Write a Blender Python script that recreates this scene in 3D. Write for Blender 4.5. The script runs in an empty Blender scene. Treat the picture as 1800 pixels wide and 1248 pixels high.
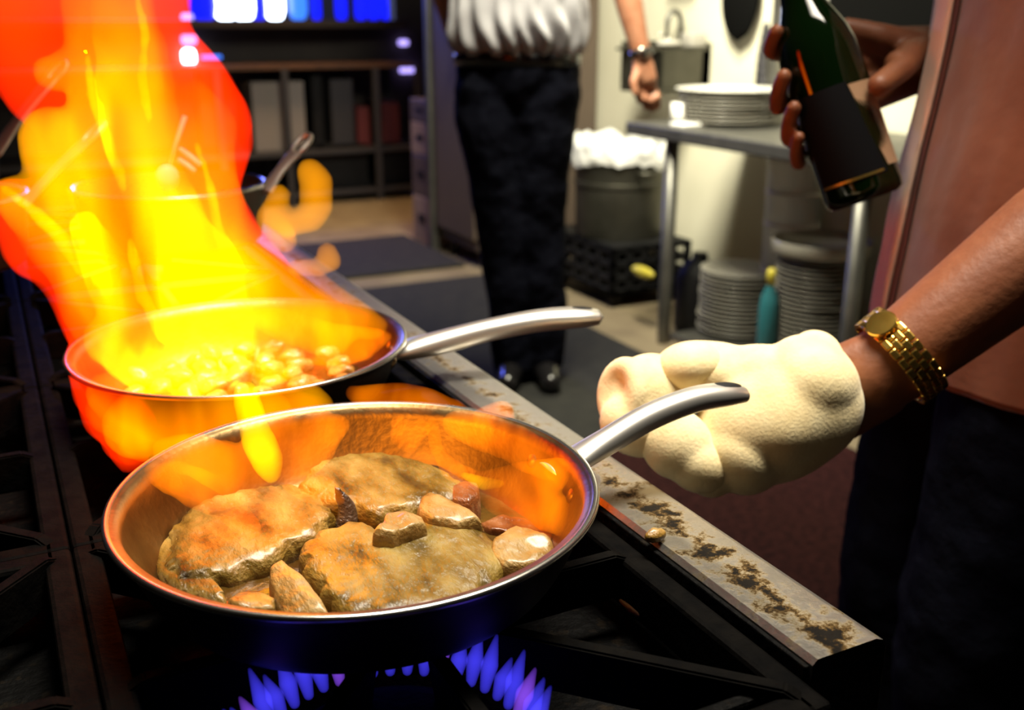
import bpy, bmesh, math, random
from mathutils import Vector, Matrix, noise

random.seed(7)
sc = bpy.context.scene
COL = sc.collection
PI = math.pi

# ------------------------------------------------------------------ camera
H = 1.15
PITCH = math.radians(18.0)
FPX = 1800.0
CAM = Vector((0, 0, H))
YAW = math.radians(26.96)          # the camera looks across the aisle at this angle
RZ3 = Matrix.Rotation(-YAW, 3, 'Z')
FWD = RZ3 @ Vector((0, math.cos(PITCH), -math.sin(PITCH)))
UPV = RZ3 @ Vector((0, math.sin(PITCH), math.cos(PITCH)))
RGT = RZ3 @ Vector((1, 0, 0))
cd = bpy.data.cameras.new('camera')
cd.sensor_width = 36.0
cd.lens = 36.0 * FPX / 1800.0
cd.clip_start = 0.02
cd.dof.use_dof = True
cd.dof.focus_distance = 0.60
cd.dof.aperture_fstop = 7.0
cam = bpy.data.objects.new('camera', cd)
COL.objects.link(cam)
cam.location = CAM
cam.rotation_euler = (PI / 2 - PITCH, 0, -YAW)
sc.camera = cam

# ------------------------------------------------------------------ world, lights, exposure
w = bpy.data.worlds.new('world')
sc.world = w
w.use_nodes = True
w.node_tree.nodes['Background'].inputs[0].default_value = (0.5, 0.45, 0.55, 1)
w.node_tree.nodes['Background'].inputs[1].default_value = 0.006
sc.view_settings.view_transform = 'Standard'
sc.view_settings.look = 'None'
sc.view_settings.exposure = 0.0
sc.view_settings.gamma = 1.0
sc.view_settings.use_curve_mapping = False

EN = Vector((1, 0, 0))      # from the range across the aisle
ET = Vector((0, 1, 0))      # along the aisle, away


def K(n, t, z):
    return EN * n + ET * t + Vector((0, 0, z))


def lamp(name, loc, target, size, power, color, spread=PI):
    l = bpy.data.lights.new(name, 'AREA')
    l.shape = 'RECTANGLE'
    l.size, l.size_y = size
    l.energy = power
    l.color = color
    l.spread = spread
    o = bpy.data.objects.new(name, l)
    COL.objects.link(o)
    o.location = loc
    o.rotation_euler = (Vector(target) - Vector(loc)).to_track_quat('-Z', 'Y').to_euler()
    return o


lamp('sink_ceiling_lamp', K(1.55, 2.60, 2.45), K(2.55, 3.30, 0.6), (0.3, 1.0), 84, (1.0, 0.94, 0.72), 2.3)
lamp('hood_lamp', K(0.55, 0.62, 2.2), K(0.42, 0.66, 0.85), (0.34, 0.9), 8.5, (1.0, 0.90, 0.74), 1.05)
lamp('window_blue_lamp', K(1.2, 7.7, 1.9), K(1.95, 4.6, 1.25), (1.2, 0.3), 45, (0.12, 0.16, 1.0))
lamp('far_floor_lamp', K(1.7, 6.1, 2.4), K(1.7, 6.0, 0), (0.4, 0.4), 12, (1.0, 0.60, 0.28), 1.6)


# ------------------------------------------------------------------ pixel -> place helpers (1800 x 1248 frame)
def ray(px, py):
    return RGT * ((px - 900) / FPX) + UPV * ((624 - py) / FPX) + FWD


def at(px, py, D):
    return CAM + ray(px, py) * D


def onz(px, py, z):
    d = ray(px, py)
    return CAM + d * ((z - H) / d.z)


def onn(px, py, n):
    d = ray(px, py)
    return CAM + d * ((n - CAM.dot(EN)) / d.dot(EN))


def ont(px, py, t):
    d = ray(px, py)
    return CAM + d * (t / d.dot(ET))


def nt(p):
    return p.dot(EN), p.dot(ET)


# ------------------------------------------------------------------ mesh helpers
def add_sphere(bm, c, r, sub=2, mat=None):
    m = Matrix.Translation(c)
    if mat is not None:
        m = m @ mat
    if isinstance(r, (tuple, list)):
        m = m @ Matrix.Diagonal((r[0], r[1], r[2], 1))
        bmesh.ops.create_icosphere(bm, subdivisions=sub, radius=1.0, matrix=m)
    else:
        bmesh.ops.create_icosphere(bm, subdivisions=sub, radius=r, matrix=m)


def add_cone(bm, a, b, ra, rb, seg=14):
    d = b - a
    L = d.length
    if L < 1e-6:
        return
    q = d.to_track_quat('Z', 'Y').to_matrix().to_4x4()
    m = Matrix.Translation((a + b) / 2) @ q
    bmesh.ops.create_cone(bm, cap_ends=True, segments=seg, radius1=ra, radius2=rb, depth=L, matrix=m)


def add_chain(bm, pts, radii, sub=2, seg=14):
    for p, r in zip(pts, radii):
        add_sphere(bm, Vector(p), r, sub)
    for i in range(len(pts) - 1):
        add_cone(bm, Vector(pts[i]), Vector(pts[i + 1]), radii[i], radii[i + 1], seg)


def add_tube(bm, pts, radii, seg=16, cap=True, flat=1.0, up=Vector((0, 0, 1))):
    pts = [Vector(p) for p in pts]
    if not isinstance(radii, (list, tuple)):
        radii = [radii] * len(pts)
    rings = []
    for i, p in enumerate(pts):
        t = (pts[min(i + 1, len(pts) - 1)] - pts[max(i - 1, 0)]).normalized()
        s = t.cross(up)
        if s.length < 1e-4:
            s = t.cross(Vector((0, 1, 0)))
        s.normalize()
        v = s.cross(t).normalized()
        rings.append([bm.verts.new(p + s * math.cos(a) * radii[i] + v * math.sin(a) * radii[i] * flat)
                      for a in [2 * PI * k / seg for k in range(seg)]])
    for i in range(len(rings) - 1):
        for k in range(seg):
            bm.faces.new((rings[i][k], rings[i][(k + 1) % seg], rings[i + 1][(k + 1) % seg], rings[i + 1][k]))
    if cap:
        bm.faces.new(rings[0][::-1])
        bm.faces.new(rings[-1])


def add_lathe(bm, prof, center=(0, 0, 0), seg=96, rot=None, a0=0.0, a1=2 * PI):
    """prof: list of (r, z); closed onto the axis where r == 0"""
    c = Vector(center)
    rot = rot or Matrix.Identity(3)
    full = abs(a1 - a0 - 2 * PI) < 1e-6
    n = seg if full else seg + 1
    rings = []
    for r, z in prof:
        if r < 1e-7:
            rings.append([bm.verts.new(c + rot @ Vector((0, 0, z)))])
        else:
            rings.append([bm.verts.new(c + rot @ Vector((r * math.cos(a0 + (a1 - a0) * k / seg), r * math.sin(a0 + (a1 - a0) * k / seg), z)))
                          for k in range(n)])
    for i in range(len(rings) - 1):
        A, B = rings[i], rings[i + 1]
        for k in range(seg):
            k2 = (k + 1) % n
            if len(A) == 1 and len(B) == 1:
                continue
            if len(A) == 1:
                bm.faces.new((A[0], B[k2], B[k]))
            elif len(B) == 1:
                bm.faces.new((A[k], A[k2], B[0]))
            else:
                bm.faces.new((A[k], A[k2], B[k2], B[k]))


def add_kbox(bm, n0, n1, t0, t1, z0, z1, bev=0.0):
    b2 = bmesh.new()
    vs = [b2.verts.new(K(n, t, z)) for n in (n0, n1) for t in (t0, t1) for z in (z0, z1)]
    for f in ((0, 1, 3, 2), (4, 6, 7, 5), (0, 4, 5, 1), (2, 3, 7, 6), (0, 2, 6, 4), (1, 5, 7, 3)):
        b2.faces.new([vs[i] for i in f])
    merge(bm, b2, bev)


def add_obox(bm, c, ex, ey, ez, sx, sy, sz, bev=0.0):
    b2 = bmesh.new()
    vs = [b2.verts.new(c + ex * (i * sx / 2) + ey * (j * sy / 2) + ez * (k * sz / 2))
          for i in (-1, 1) for j in (-1, 1) for k in (-1, 1)]
    for f in ((0, 1, 3, 2), (4, 6, 7, 5), (0, 4, 5, 1), (2, 3, 7, 6), (0, 2, 6, 4), (1, 5, 7, 3)):
        b2.faces.new([vs[i] for i in f])
    merge(bm, b2, bev)


def merge(bm, b2, bev=0.0):
    bmesh.ops.recalc_face_normals(b2, faces=b2.faces)
    if bev > 0:
        bmesh.ops.bevel(b2, geom=list(b2.edges), offset=bev, segments=2, affect='EDGES', profile=0.5)
    me = bpy.data.meshes.new('tmp')
    b2.to_mesh(me)
    b2.free()
    bm.from_mesh(me)
    bpy.data.meshes.remove(me)


def obj(name, bm, m, parent=None, smooth=True, recalc=True, flat_angle=None):
    if recalc:
        bmesh.ops.recalc_face_normals(bm, faces=bm.faces)
    me = bpy.data.meshes.new(name)
    bm.to_mesh(me)
    bm.free()
    if smooth:
        for p in me.polygons:
            p.use_smooth = True
        if flat_angle:
            me.set_sharp_from_angle(angle=math.radians(flat_angle))
    if m:
        me.materials.append(m)
    o = bpy.data.objects.new(name, me)
    COL.objects.link(o)
    if parent:
        adopt(o, parent)
    return o


def adopt(o, parent):
    o.parent = parent
    # meshes are modelled in place; only a thing's Empty stands away from the origin
    off = Vector(parent.location) if parent.parent is None else Vector((0, 0, 0))
    o.matrix_parent_inverse = Matrix.Translation(-off)


def tag(o, label=None, cat=None, group=None, kind=None):
    if label:
        o['label'] = label
    if cat:
        o['category'] = cat
    if group:
        o['group'] = group
    if kind:
        o['kind'] = kind
    return o


def thing(name, label, cat, loc=(0, 0, 0), group=None):
    o = bpy.data.objects.new(name, None)
    o.empty_display_size = 0.05
    COL.objects.link(o)
    o.location = loc
    return tag(o, label, cat, group)


def copy_tree(o, parent=None):
    c = o.copy()
    COL.objects.link(c)
    if parent:
        c.parent = parent
    for ch in list(o.children):
        copy_tree(ch, c)
    return c


def remesh(o, voxel, smooth_it=4, fac=0.5):
    md = o.modifiers.new('fuse', 'REMESH')
    md.mode = 'VOXEL'
    md.voxel_size = voxel
    md.use_smooth_shade = True
    if smooth_it:
        s = o.modifiers.new('relax', 'SMOOTH')
        s.iterations = smooth_it
        s.factor = fac


def displace(o, scale, strength, depth=2):
    tx = bpy.data.textures.new('wobble', 'CLOUDS')
    tx.noise_scale = scale
    tx.noise_depth = depth
    d = o.modifiers.new('wobble', 'DISPLACE')
    d.texture = tx
    d.texture_coords = 'GLOBAL'
    d.strength = strength
    d.mid_level = 0.5


# ------------------------------------------------------------------ materials
def new_mat(name):
    m = bpy.data.materials.new(name)
    m.use_nodes = True
    nt_ = m.node_tree
    return m, nt_, nt_.nodes['Principled BSDF']


def mat(name, col, rough=0.5, metal=0.0, var=None, vscale=20.0, bump=0.0, bscale=60.0, stretch=None, coat=0.0, spec=None,
        sheen=0.0, ramp=(0.35, 0.65), detail=4.0):
    """principled material; var: second colour mixed in by noise"""
    m, n, b = new_mat(name)
    b.inputs['Base Color'].default_value = (*col, 1)
    b.inputs['Roughness'].default_value = rough
    b.inputs['Metallic'].default_value = metal
    b.inputs['Coat Weight'].default_value = coat
    b.inputs['Sheen Weight'].default_value = sheen
    if spec is not None:
        b.inputs['Specular IOR Level'].default_value = spec
    tc = n.nodes.new('ShaderNodeTexCoord')
    vec = tc.outputs['Object']
    if stretch:
        mp = n.nodes.new('ShaderNodeMapping')
        mp.inputs['Scale'].default_value = stretch
        n.links.new(vec, mp.inputs['Vector'])
        vec = mp.outputs['Vector']
    if var:
        t = n.nodes.new('ShaderNodeTexNoise')
        t.inputs['Scale'].default_value = vscale
        t.inputs['Detail'].default_value = detail
        n.links.new(vec, t.inputs['Vector'])
        r = n.nodes.new('ShaderNodeValToRGB')
        r.color_ramp.elements[0].position = ramp[0]
        r.color_ramp.elements[1].position = ramp[1]
        r.color_ramp.elements[0].color = (*col, 1)
        r.color_ramp.elements[1].color = (*var, 1)
        n.links.new(t.outputs['Fac'], r.inputs['Fac'])
        n.links.new(r.outputs['Color'], b.inputs['Base Color'])
    if bump:
        t2 = n.nodes.new('ShaderNodeTexNoise')
        t2.inputs['Scale'].default_value = bscale
        t2.inputs['Detail'].default_value = 5
        n.links.new(vec, t2.inputs['Vector'])
        bp = n.nodes.new('ShaderNodeBump')
        bp.inputs['Strength'].default_value = bump
        bp.inputs['Distance'].default_value = 0.01
        n.links.new(t2.outputs['Fac'], bp.inputs['Height'])
        n.links.new(bp.outputs['Normal'], b.inputs['Normal'])
    return m


def emit(name, col, strength):
    m, n, b = new_mat(name)
    b.inputs['Base Color'].default_value = (0.02, 0.02, 0.02, 1)
    b.inputs['Emission Color'].default_value = (*col, 1)
    b.inputs['Emission Strength'].default_value = strength
    return m


def flame_mat(name, colA, colB, dens, scale=9.0, stretch=(1, 1, 0.35), lo=0.35, hi=0.7, floor=0.15):
    """burning gas: glowing volume, its glow broken into licks by a noise drawn out along the flow"""
    m = bpy.data.materials.new(name)
    m.use_nodes = True
    n = m.node_tree
    n.nodes.remove(n.nodes['Principled BSDF'])
    out = n.nodes['Material Output']
    em = n.nodes.new('ShaderNodeEmission')
    n.links.new(em.outputs[0], out.inputs['Volume'])
    if scale is None:
        em.inputs['Color'].default_value = (*colA, 1)
        em.inputs['Strength'].default_value = dens
        return m
    tc = n.nodes.new('ShaderNodeTexCoord')
    mp = n.nodes.new('ShaderNodeMapping')
    mp.inputs['Scale'].default_value = stretch
    mp.inputs['Rotation'].default_value = (0, math.radians(-18), 0)
    n.links.new(tc.outputs['Object'], mp.inputs['Vector'])
    t = n.nodes.new('ShaderNodeTexNoise')
    t.inputs['Scale'].default_value = scale
    t.inputs['Detail'].default_value = 2.5
    t.inputs['Distortion'].default_value = 0.6
    n.links.new(mp.outputs['Vector'], t.inputs['Vector'])
    r = n.nodes.new('ShaderNodeMapRange')
    r.interpolation_type = 'SMOOTHSTEP'
    r.inputs['From Min'].default_value = lo
    r.inputs['From Max'].default_value = hi
    r.inputs['To Min'].default_value = floor
    r.inputs['To Max'].default_value = 1.0
    n.links.new(t.outputs['Fac'], r.inputs['Value'])
    mx = n.nodes.new('ShaderNodeMix')
    mx.data_type = 'RGBA'
    mx.inputs[6].default_value = (*colA, 1)
    mx.inputs[7].default_value = (*colB, 1)
    n.links.new(r.outputs['Result'], mx.inputs[0])
    n.links.new(mx.outputs[2], em.inputs['Color'])
    ml = n.nodes.new('ShaderNodeMath')
    ml.operation = 'MULTIPLY'
    ml.inputs[1].default_value = dens
    n.links.new(r.outputs['Result'], ml.inputs[0])
    n.links.new(ml.outputs[0], em.inputs['Strength'])
    return m


M = {}
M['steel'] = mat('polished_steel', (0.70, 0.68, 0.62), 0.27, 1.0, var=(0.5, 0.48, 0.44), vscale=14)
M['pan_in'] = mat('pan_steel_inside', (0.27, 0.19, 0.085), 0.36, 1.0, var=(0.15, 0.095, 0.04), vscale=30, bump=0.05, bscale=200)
M['pan_out'] = mat('pan_steel_sooty', (0.035, 0.028, 0.026), 0.5, 0.8, var=(0.012, 0.010, 0.010), vscale=25)
M['iron'] = mat('cast_iron', (0.0015, 0.0015, 0.0016), 0.7, 0.0, var=(0.004, 0.0035, 0.003), vscale=60, bump=0.15, bscale=180, spec=0.03)
M['soot'] = mat('burnt_enamel', (0.0015, 0.0015, 0.0015), 0.65, 0.0, var=(0.016, 0.011, 0.006), vscale=90, bump=0.3, bscale=150, ramp=(0.58, 0.76), spec=0.08)
M['dull_steel'] = mat('dull_steel', (0.20, 0.195, 0.175), 0.45, 0.8, var=(0.14, 0.137, 0.125), vscale=9)
M['sink_steel'] = mat('sink_steel', (0.11, 0.105, 0.085), 0.45, 0.8, var=(0.08, 0.076, 0.06), vscale=9)
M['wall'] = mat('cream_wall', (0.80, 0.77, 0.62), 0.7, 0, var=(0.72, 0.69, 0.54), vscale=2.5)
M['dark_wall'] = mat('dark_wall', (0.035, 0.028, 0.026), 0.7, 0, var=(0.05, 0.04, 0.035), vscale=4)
M['floor'] = mat('worn_floor', (0.30, 0.24, 0.15), 0.5, 0, var=(0.22, 0.17, 0.11), vscale=6)
M['mat_dark'] = mat('black_rubber', (0.009, 0.009, 0.008), 0.85, 0, var=(0.018, 0.017, 0.014), vscale=18, bump=0.3, bscale=60)
M['mat_red'] = mat('red_brown_rubber', (0.016, 0.004, 0.004), 0.85, 0, var=(0.045, 0.012, 0.011), vscale=60, bump=0.5, bscale=110, spec=0.1)
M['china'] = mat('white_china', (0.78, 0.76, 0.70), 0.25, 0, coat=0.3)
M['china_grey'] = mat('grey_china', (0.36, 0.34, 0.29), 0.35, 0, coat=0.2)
M['black_plastic'] = mat('black_plastic', (0.008, 0.008, 0.009), 0.55, 0, var=(0.013, 0.013, 0.014), vscale=15, spec=0.2)
M['black_cloth'] = mat('black_cloth', (0.003, 0.003, 0.003), 0.9, spec=0.05)
M['dish_grey'] = mat('grey_plastic', (0.40, 0.38, 0.34), 0.4)
M['navy'] = mat('navy_cloth', (0.0035, 0.004, 0.010), 0.9, 0, var=(0.007, 0.008, 0.016), vscale=22, bump=0.25, bscale=50, spec=0.1)
M['navy2'] = mat('dark_denim', (0.0025, 0.003, 0.007), 0.95, 0, var=(0.005, 0.006, 0.012), vscale=28, bump=0.25, bscale=60, spec=0.06)
M['white_cloth'] = mat('white_shirt_cloth', (0.46, 0.45, 0.48), 0.8, 0, bump=0.1, bscale=30, sheen=0.2)
M['skin'] = mat('skin', (0.50, 0.23, 0.13), 0.5, 0, var=(0.42, 0.17, 0.09), vscale=25, bump=0.06, bscale=160)
M['skin2'] = mat('skin_tanned', (0.23, 0.080, 0.033), 0.5, 0, var=(0.18, 0.058, 0.024), vscale=30, bump=0.08, bscale=160)
M['hair'] = mat('dark_hair', (0.02, 0.013, 0.01), 0.6, 0, bump=0.5, bscale=120, stretch=(1, 1, .1))
M['handle_steel'] = mat('satin_steel', (0.80, 0.78, 0.72), 0.36, 0.92)
M['strap_steel'] = mat('brushed_steel', (0.72, 0.70, 0.64), 0.42, 0.75)
M['gold'] = mat('gold', (0.85, 0.55, 0.12), 0.25, 1.0, var=(0.7, 0.42, 0.08), vscale=80)
M['leather'] = mat('black_leather', (0.012, 0.011, 0.012), 0.25, 0, coat=0.5)
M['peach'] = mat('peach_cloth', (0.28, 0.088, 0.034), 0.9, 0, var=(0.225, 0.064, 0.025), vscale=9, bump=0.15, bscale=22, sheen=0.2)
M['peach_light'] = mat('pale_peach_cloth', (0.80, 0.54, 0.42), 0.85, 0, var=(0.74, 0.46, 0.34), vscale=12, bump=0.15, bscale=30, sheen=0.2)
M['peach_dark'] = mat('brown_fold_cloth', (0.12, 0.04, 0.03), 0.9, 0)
M['liner'] = mat('white_plastic_liner', (0.85, 0.85, 0.83), 0.4, 0, bump=0.3, bscale=18)
M['tan_card'] = mat('cardboard', (0.34, 0.24, 0.16), 0.8, 0, var=(0.28, 0.19, 0.12), vscale=8)
M['fridge'] = mat('fridge_enamel', (0.115, 0.083, 0.062), 0.55, 0, var=(0.10, 0.072, 0.054), vscale=3)
M['shelf_dark'] = mat('dark_shelf_metal', (0.05, 0.048, 0.055), 0.5, 0.3)
M['shelf_wood'] = mat('brown_shelf_board', (0.11, 0.05, 0.025), 0.55, 0, var=(0.07, 0.035, 0.02), vscale=12)
M['paper'] = mat('paper', (0.30, 0.27, 0.26), 0.8)
M['red_box'] = mat('dark_red_card', (0.13, 0.02, 0.025), 0.7)
M['yellow'] = mat('yellow_plastic', (0.65, 0.55, 0.06), 0.4)
M['teal'] = mat('teal_plastic', (0.03, 0.16, 0.19), 0.3)
M['cream_plastic'] = mat('cream_plastic', (0.70, 0.66, 0.50), 0.45)
M['white_plastic'] = mat('white_plastic', (0.8, 0.79, 0.74), 0.4)


def kvec(n):
    g = n.nodes.new('ShaderNodeNewGeometry')
    return g.outputs['Position']


def rail_material():
    m, n, b = new_mat('greasy_rail_steel')
    b.inputs['Metallic'].default_value = 0.85
    vec = kvec(n)
    sep = n.nodes.new('ShaderNodeSeparateXYZ')
    n.links.new(vec, sep.inputs[0])
    nz = n.nodes.new('ShaderNodeTexNoise')
    nz.inputs['Scale'].default_value = 38
    nz.inputs['Detail'].default_value = 7
    nz.inputs['Roughness'].default_value = 0.72
    n.links.new(vec, nz.inputs['Vector'])
    # crust line: distance from the n where soot gathers
    d = n.nodes.new('ShaderNodeMath'); d.operation = 'SUBTRACT'; d.inputs[1].default_value = 0.357
    n.links.new(sep.outputs['X'], d.inputs[0])
    nz.inputs['Scale'].default_value = 62
    a = n.nodes.new('ShaderNodeMath'); a.operation = 'ABSOLUTE'
    n.links.new(d.outputs[0], a.inputs[0])
    r1 = n.nodes.new('ShaderNodeMapRange')
    r1.inputs['From Min'].default_value = 0.0; r1.inputs['From Max'].default_value = 0.020
    r1.inputs['To Min'].default_value = 0.085; r1.inputs['To Max'].default_value = -0.10
    n.links.new(a.outputs[0], r1.inputs['Value'])
    # crust only on the stretch near the front
    r2 = n.nodes.new('ShaderNodeMapRange')
    r2.inputs['From Min'].default_value = 0.50; r2.inputs['From Max'].default_value = 0.66
    r2.inputs['To Min'].default_value = 0.0; r2.inputs['To Max'].default_value = -0.10
    n.links.new(sep.outputs['Y'], r2.inputs['Value'])
    s1 = n.nodes.new('ShaderNodeMath'); s1.operation = 'ADD'
    n.links.new(nz.outputs['Fac'], s1.inputs[0]); n.links.new(r1.outputs[0], s1.inputs[1])
    s2 = n.nodes.new('ShaderNodeMath'); s2.operation = 'ADD'
    n.links.new(s1.outputs[0], s2.inputs[0]); n.links.new(r2.outputs[0], s2.inputs[1])
    cr = n.nodes.new('ShaderNodeValToRGB')
    e = cr.color_ramp.elements
    e[0].position = 0.42; e[0].color = (0.46, 0.44, 0.40, 1)
    e[1].position = 0.60; e[1].color = (0.012, 0.010, 0.008, 1)
    x = e.new(0.50); x.color = (0.36, 0.30, 0.19, 1)
    x = e.new(0.545); x.color = (0.13, 0.075, 0.02, 1)
    n.links.new(s2.outputs[0], cr.inputs['Fac'])
    # dark reflection on the inner half, painted into the rail colour
    dark_refl = n.nodes.new('ShaderNodeMapRange'); dark_refl.interpolation_type = 'SMOOTHSTEP'
    dark_refl.inputs['From Min'].default_value = 0.349; dark_refl.inputs['From Max'].default_value = 0.360
    dark_refl.inputs['To Min'].default_value = 0.52; dark_refl.inputs['To Max'].default_value = 0.95
    n.links.new(sep.outputs['X'], dark_refl.inputs['Value'])
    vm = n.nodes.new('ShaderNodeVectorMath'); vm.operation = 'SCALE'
    n.links.new(cr.outputs['Color'], vm.inputs[0]); n.links.new(dark_refl.outputs[0], vm.inputs['Scale'])
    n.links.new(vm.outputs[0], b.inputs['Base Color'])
    rr = n.nodes.new('ShaderNodeMapRange')
    rr.inputs['From Min'].default_value = 0.4; rr.inputs['From Max'].default_value = 0.6
    rr.inputs['To Min'].default_value = 0.34; rr.inputs['To Max'].default_value = 0.7
    n.links.new(s2.outputs[0], rr.inputs['Value'])
    n.links.new(rr.outputs[0], b.inputs['Roughness'])
    bp = n.nodes.new('ShaderNodeBump'); bp.inputs['Strength'].default_value = 0.25; bp.inputs['Distance'].default_value = 0.004
    n.links.new(s2.outputs[0], bp.inputs['Height'])
    n.links.new(bp.outputs['Normal'], b.inputs['Normal'])
    return m


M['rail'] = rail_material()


def meat_material(name, base, dark, pale, gloss=0.3):
    m, n, b = new_mat(name)
    tc = n.nodes.new('ShaderNodeTexCoord')
    t1 = n.nodes.new('ShaderNodeTexNoise'); t1.inputs['Scale'].default_value = 58; t1.inputs['Detail'].default_value = 6
    t2 = n.nodes.new('ShaderNodeTexNoise'); t2.inputs['Scale'].default_value = 420; t2.inputs['Detail'].default_value = 6
    mp = n.nodes.new('ShaderNodeMapping'); mp.inputs['Scale'].default_value = (1, 0.45, 1); mp.inputs['Rotation'].default_value = (0, 0, 0.7)
    n.links.new(tc.outputs['Object'], mp.inputs['Vector'])
    n.links.new(mp.outputs[0], t1.inputs['Vector']); n.links.new(mp.outputs[0], t2.inputs['Vector'])
    r = n.nodes.new('ShaderNodeValToRGB')
    e = r.color_ramp.elements
    e[0].position = 0.30; e[0].color = (*dark, 1)
    e[1].position = 0.72; e[1].color = (*pale, 1)
    x = e.new(0.48); x.color = (*base, 1)
    n.links.new(t1.outputs['Fac'], r.inputs['Fac'])
    n.links.new(r.outputs['Color'], b.inputs['Base Color'])
    rr = n.nodes.new('ShaderNodeMapRange')
    rr.inputs['From Min'].default_value = 0.35; rr.inputs['From Max'].default_value = 0.65
    rr.inputs['To Min'].default_value = gloss - 0.12; rr.inputs['To Max'].default_value = gloss + 0.3
    n.links.new(t1.outputs['Fac'], rr.inputs['Value'])
    n.links.new(rr.outputs[0], b.inputs['Roughness'])
    ad = n.nodes.new('ShaderNodeMath'); ad.operation = 'MULTIPLY_ADD'; ad.inputs[1].default_value = 0.8
    n.links.new(t2.outputs['Fac'], ad.inputs[0]); n.links.new(t1.outputs['Fac'], ad.inputs[2])
    bp = n.nodes.new('ShaderNodeBump'); bp.inputs['Strength'].default_value = 0.85; bp.inputs['Distance'].default_value = 0.0022
    n.links.new(ad.outputs[0], bp.inputs['Height'])
    n.links.new(bp.outputs['Normal'], b.inputs['Normal'])
    b.inputs['Coat Weight'].default_value = 0.55
    b.inputs['Coat Roughness'].default_value = 0.26
    return m


M['meat'] = meat_material('seared_meat', (0.19, 0.120, 0.016), (0.034, 0.019, 0.003), (0.34, 0.235, 0.046), 0.3)
M['mushroom'] = meat_material('fried_mushroom', (0.30, 0.18, 0.045), (0.09, 0.042, 0.010), (0.42, 0.28, 0.09))
M['onion'] = meat_material('brown_onion', (0.20, 0.065, 0.014), (0.09, 0.025, 0.006), (0.30, 0.12, 0.03))
M['dark_mush'] = meat_material('dark_mushroom', (0.05, 0.028, 0.014), (0.012, 0.008, 0.006), (0.12, 0.07, 0.035), 0.2)
M['pasta'] = meat_material('pale_food', (0.34, 0.19, 0.035), (0.16, 0.075, 0.012), (0.50, 0.32, 0.08))
M['sauce'] = mat('brown_sauce', (0.045, 0.022, 0.004), 0.15, 0, var=(0.10, 0.055, 0.010), vscale=40, bump=0.35, bscale=90, coat=0.6)
M['towel'] = mat('cream_terry', (0.86, 0.73, 0.42), 0.95, 0, var=(0.78, 0.63, 0.33), vscale=55, bump=0.12, bscale=400, sheen=0.2)

# wine bottle glass: deep green
m, n_, b_ = new_mat('green_glass')
b_.inputs['Base Color'].default_value = (0.0015, 0.0065, 0.001, 1)
b_.inputs['Roughness'].default_value = 0.06
b_.inputs['Coat Weight'].default_value = 0.5
b_.inputs['Specular IOR Level'].default_value = 0.3
M['green_glass'] = m
M['label_tan'] = mat('tan_label', (0.40, 0.24, 0.14), 0.6, 0, var=(0.34, 0.2, 0.11), vscale=30)
M['label_dark'] = mat('black_label', (0.004, 0.004, 0.005), 0.75, spec=0.08)
M['label_gold'] = mat('gold_print', (0.30, 0.22, 0.05), 0.35, 0.8)

# ------------------------------------------------------------------ setting
bm = bmesh.new(); add_kbox(bm, -1.2, 6.0, -1.5, 10.5, -0.05, 0.0)
tag(obj('floor', bm, M['floor'], smooth=False), kind='structure')
bm = bmesh.new(); add_kbox(bm, 2.74, 2.86, -1.5, 5.6, 0.0, 2.7)
tag(obj('wall_right', bm, M['wall'], smooth=False), kind='structure')
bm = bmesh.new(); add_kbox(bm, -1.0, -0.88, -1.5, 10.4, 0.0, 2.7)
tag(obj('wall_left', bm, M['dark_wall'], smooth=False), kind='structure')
# far wall with the serving window in it
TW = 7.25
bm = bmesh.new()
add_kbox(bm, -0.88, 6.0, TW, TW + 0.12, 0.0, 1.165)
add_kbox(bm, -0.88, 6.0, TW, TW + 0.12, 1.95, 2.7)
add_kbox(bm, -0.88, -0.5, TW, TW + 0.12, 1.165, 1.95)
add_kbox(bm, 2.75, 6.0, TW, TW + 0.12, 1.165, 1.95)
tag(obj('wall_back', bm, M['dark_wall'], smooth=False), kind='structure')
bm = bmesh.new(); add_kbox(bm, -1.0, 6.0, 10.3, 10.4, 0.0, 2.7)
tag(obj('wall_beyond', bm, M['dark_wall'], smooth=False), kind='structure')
bm = bmesh.new(); add_kbox(bm, 2.725, 2.74, 2.0, 5.5, 0.0, 0.09, 0.003)
tag(obj('baseboard_right', bm, M['shelf_dark'], smooth=False), kind='structure')

# dark doorway in the right wall with its pale trim
pL = onn(1456, 30, 2.72); pR = onn(1640, 30, 2.72); pB = onn(1500, 118, 2.72)
tL = nt(pL)[1]; tR = nt(pR)[1]
bm = bmesh.new(); add_kbox(bm, 2.712, 2.739, tR - 0.3, tL, pB.z, 2.2, 0.004)
db = tag(obj('notice_board', bm, M['black_cloth'], smooth=False), 'large dark board fixed to the cream wall, pale metal strip along its edge', 'board')
bm = bmesh.new(); add_kbox(bm, 2.705, 2.739, tL, tL + 0.045, pB.z, 2.2, 0.004)
obj('edge_strip', bm, M['white_plastic'], db, smooth=False)
db.children[0]['label'] = 'pale edge strip'

# floor mats
def mat_thing(n0, n1, t0, t1, m, label):
    bm = bmesh.new(); add_kbox(bm, n0, n1, t0, t1, 0.0, 0.016, 0.005)
    return tag(obj('floor_mat', bm, m, smooth=False), label, 'mat')
mat_thing(0.45, 2.05, -0.4, 2.25, M['mat_red'], 'red-brown textured rubber mat on the floor beside the cook')
mat_thing(0.55, 2.02, 2.32, 4.28, M['mat_dark'], 'black rubber mat under the standing waiter')
mat_thing(0.75, 2.04, 4.52, 5.35, M['mat_dark'], 'dark rubber mat beyond the pale strip of floor')

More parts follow.
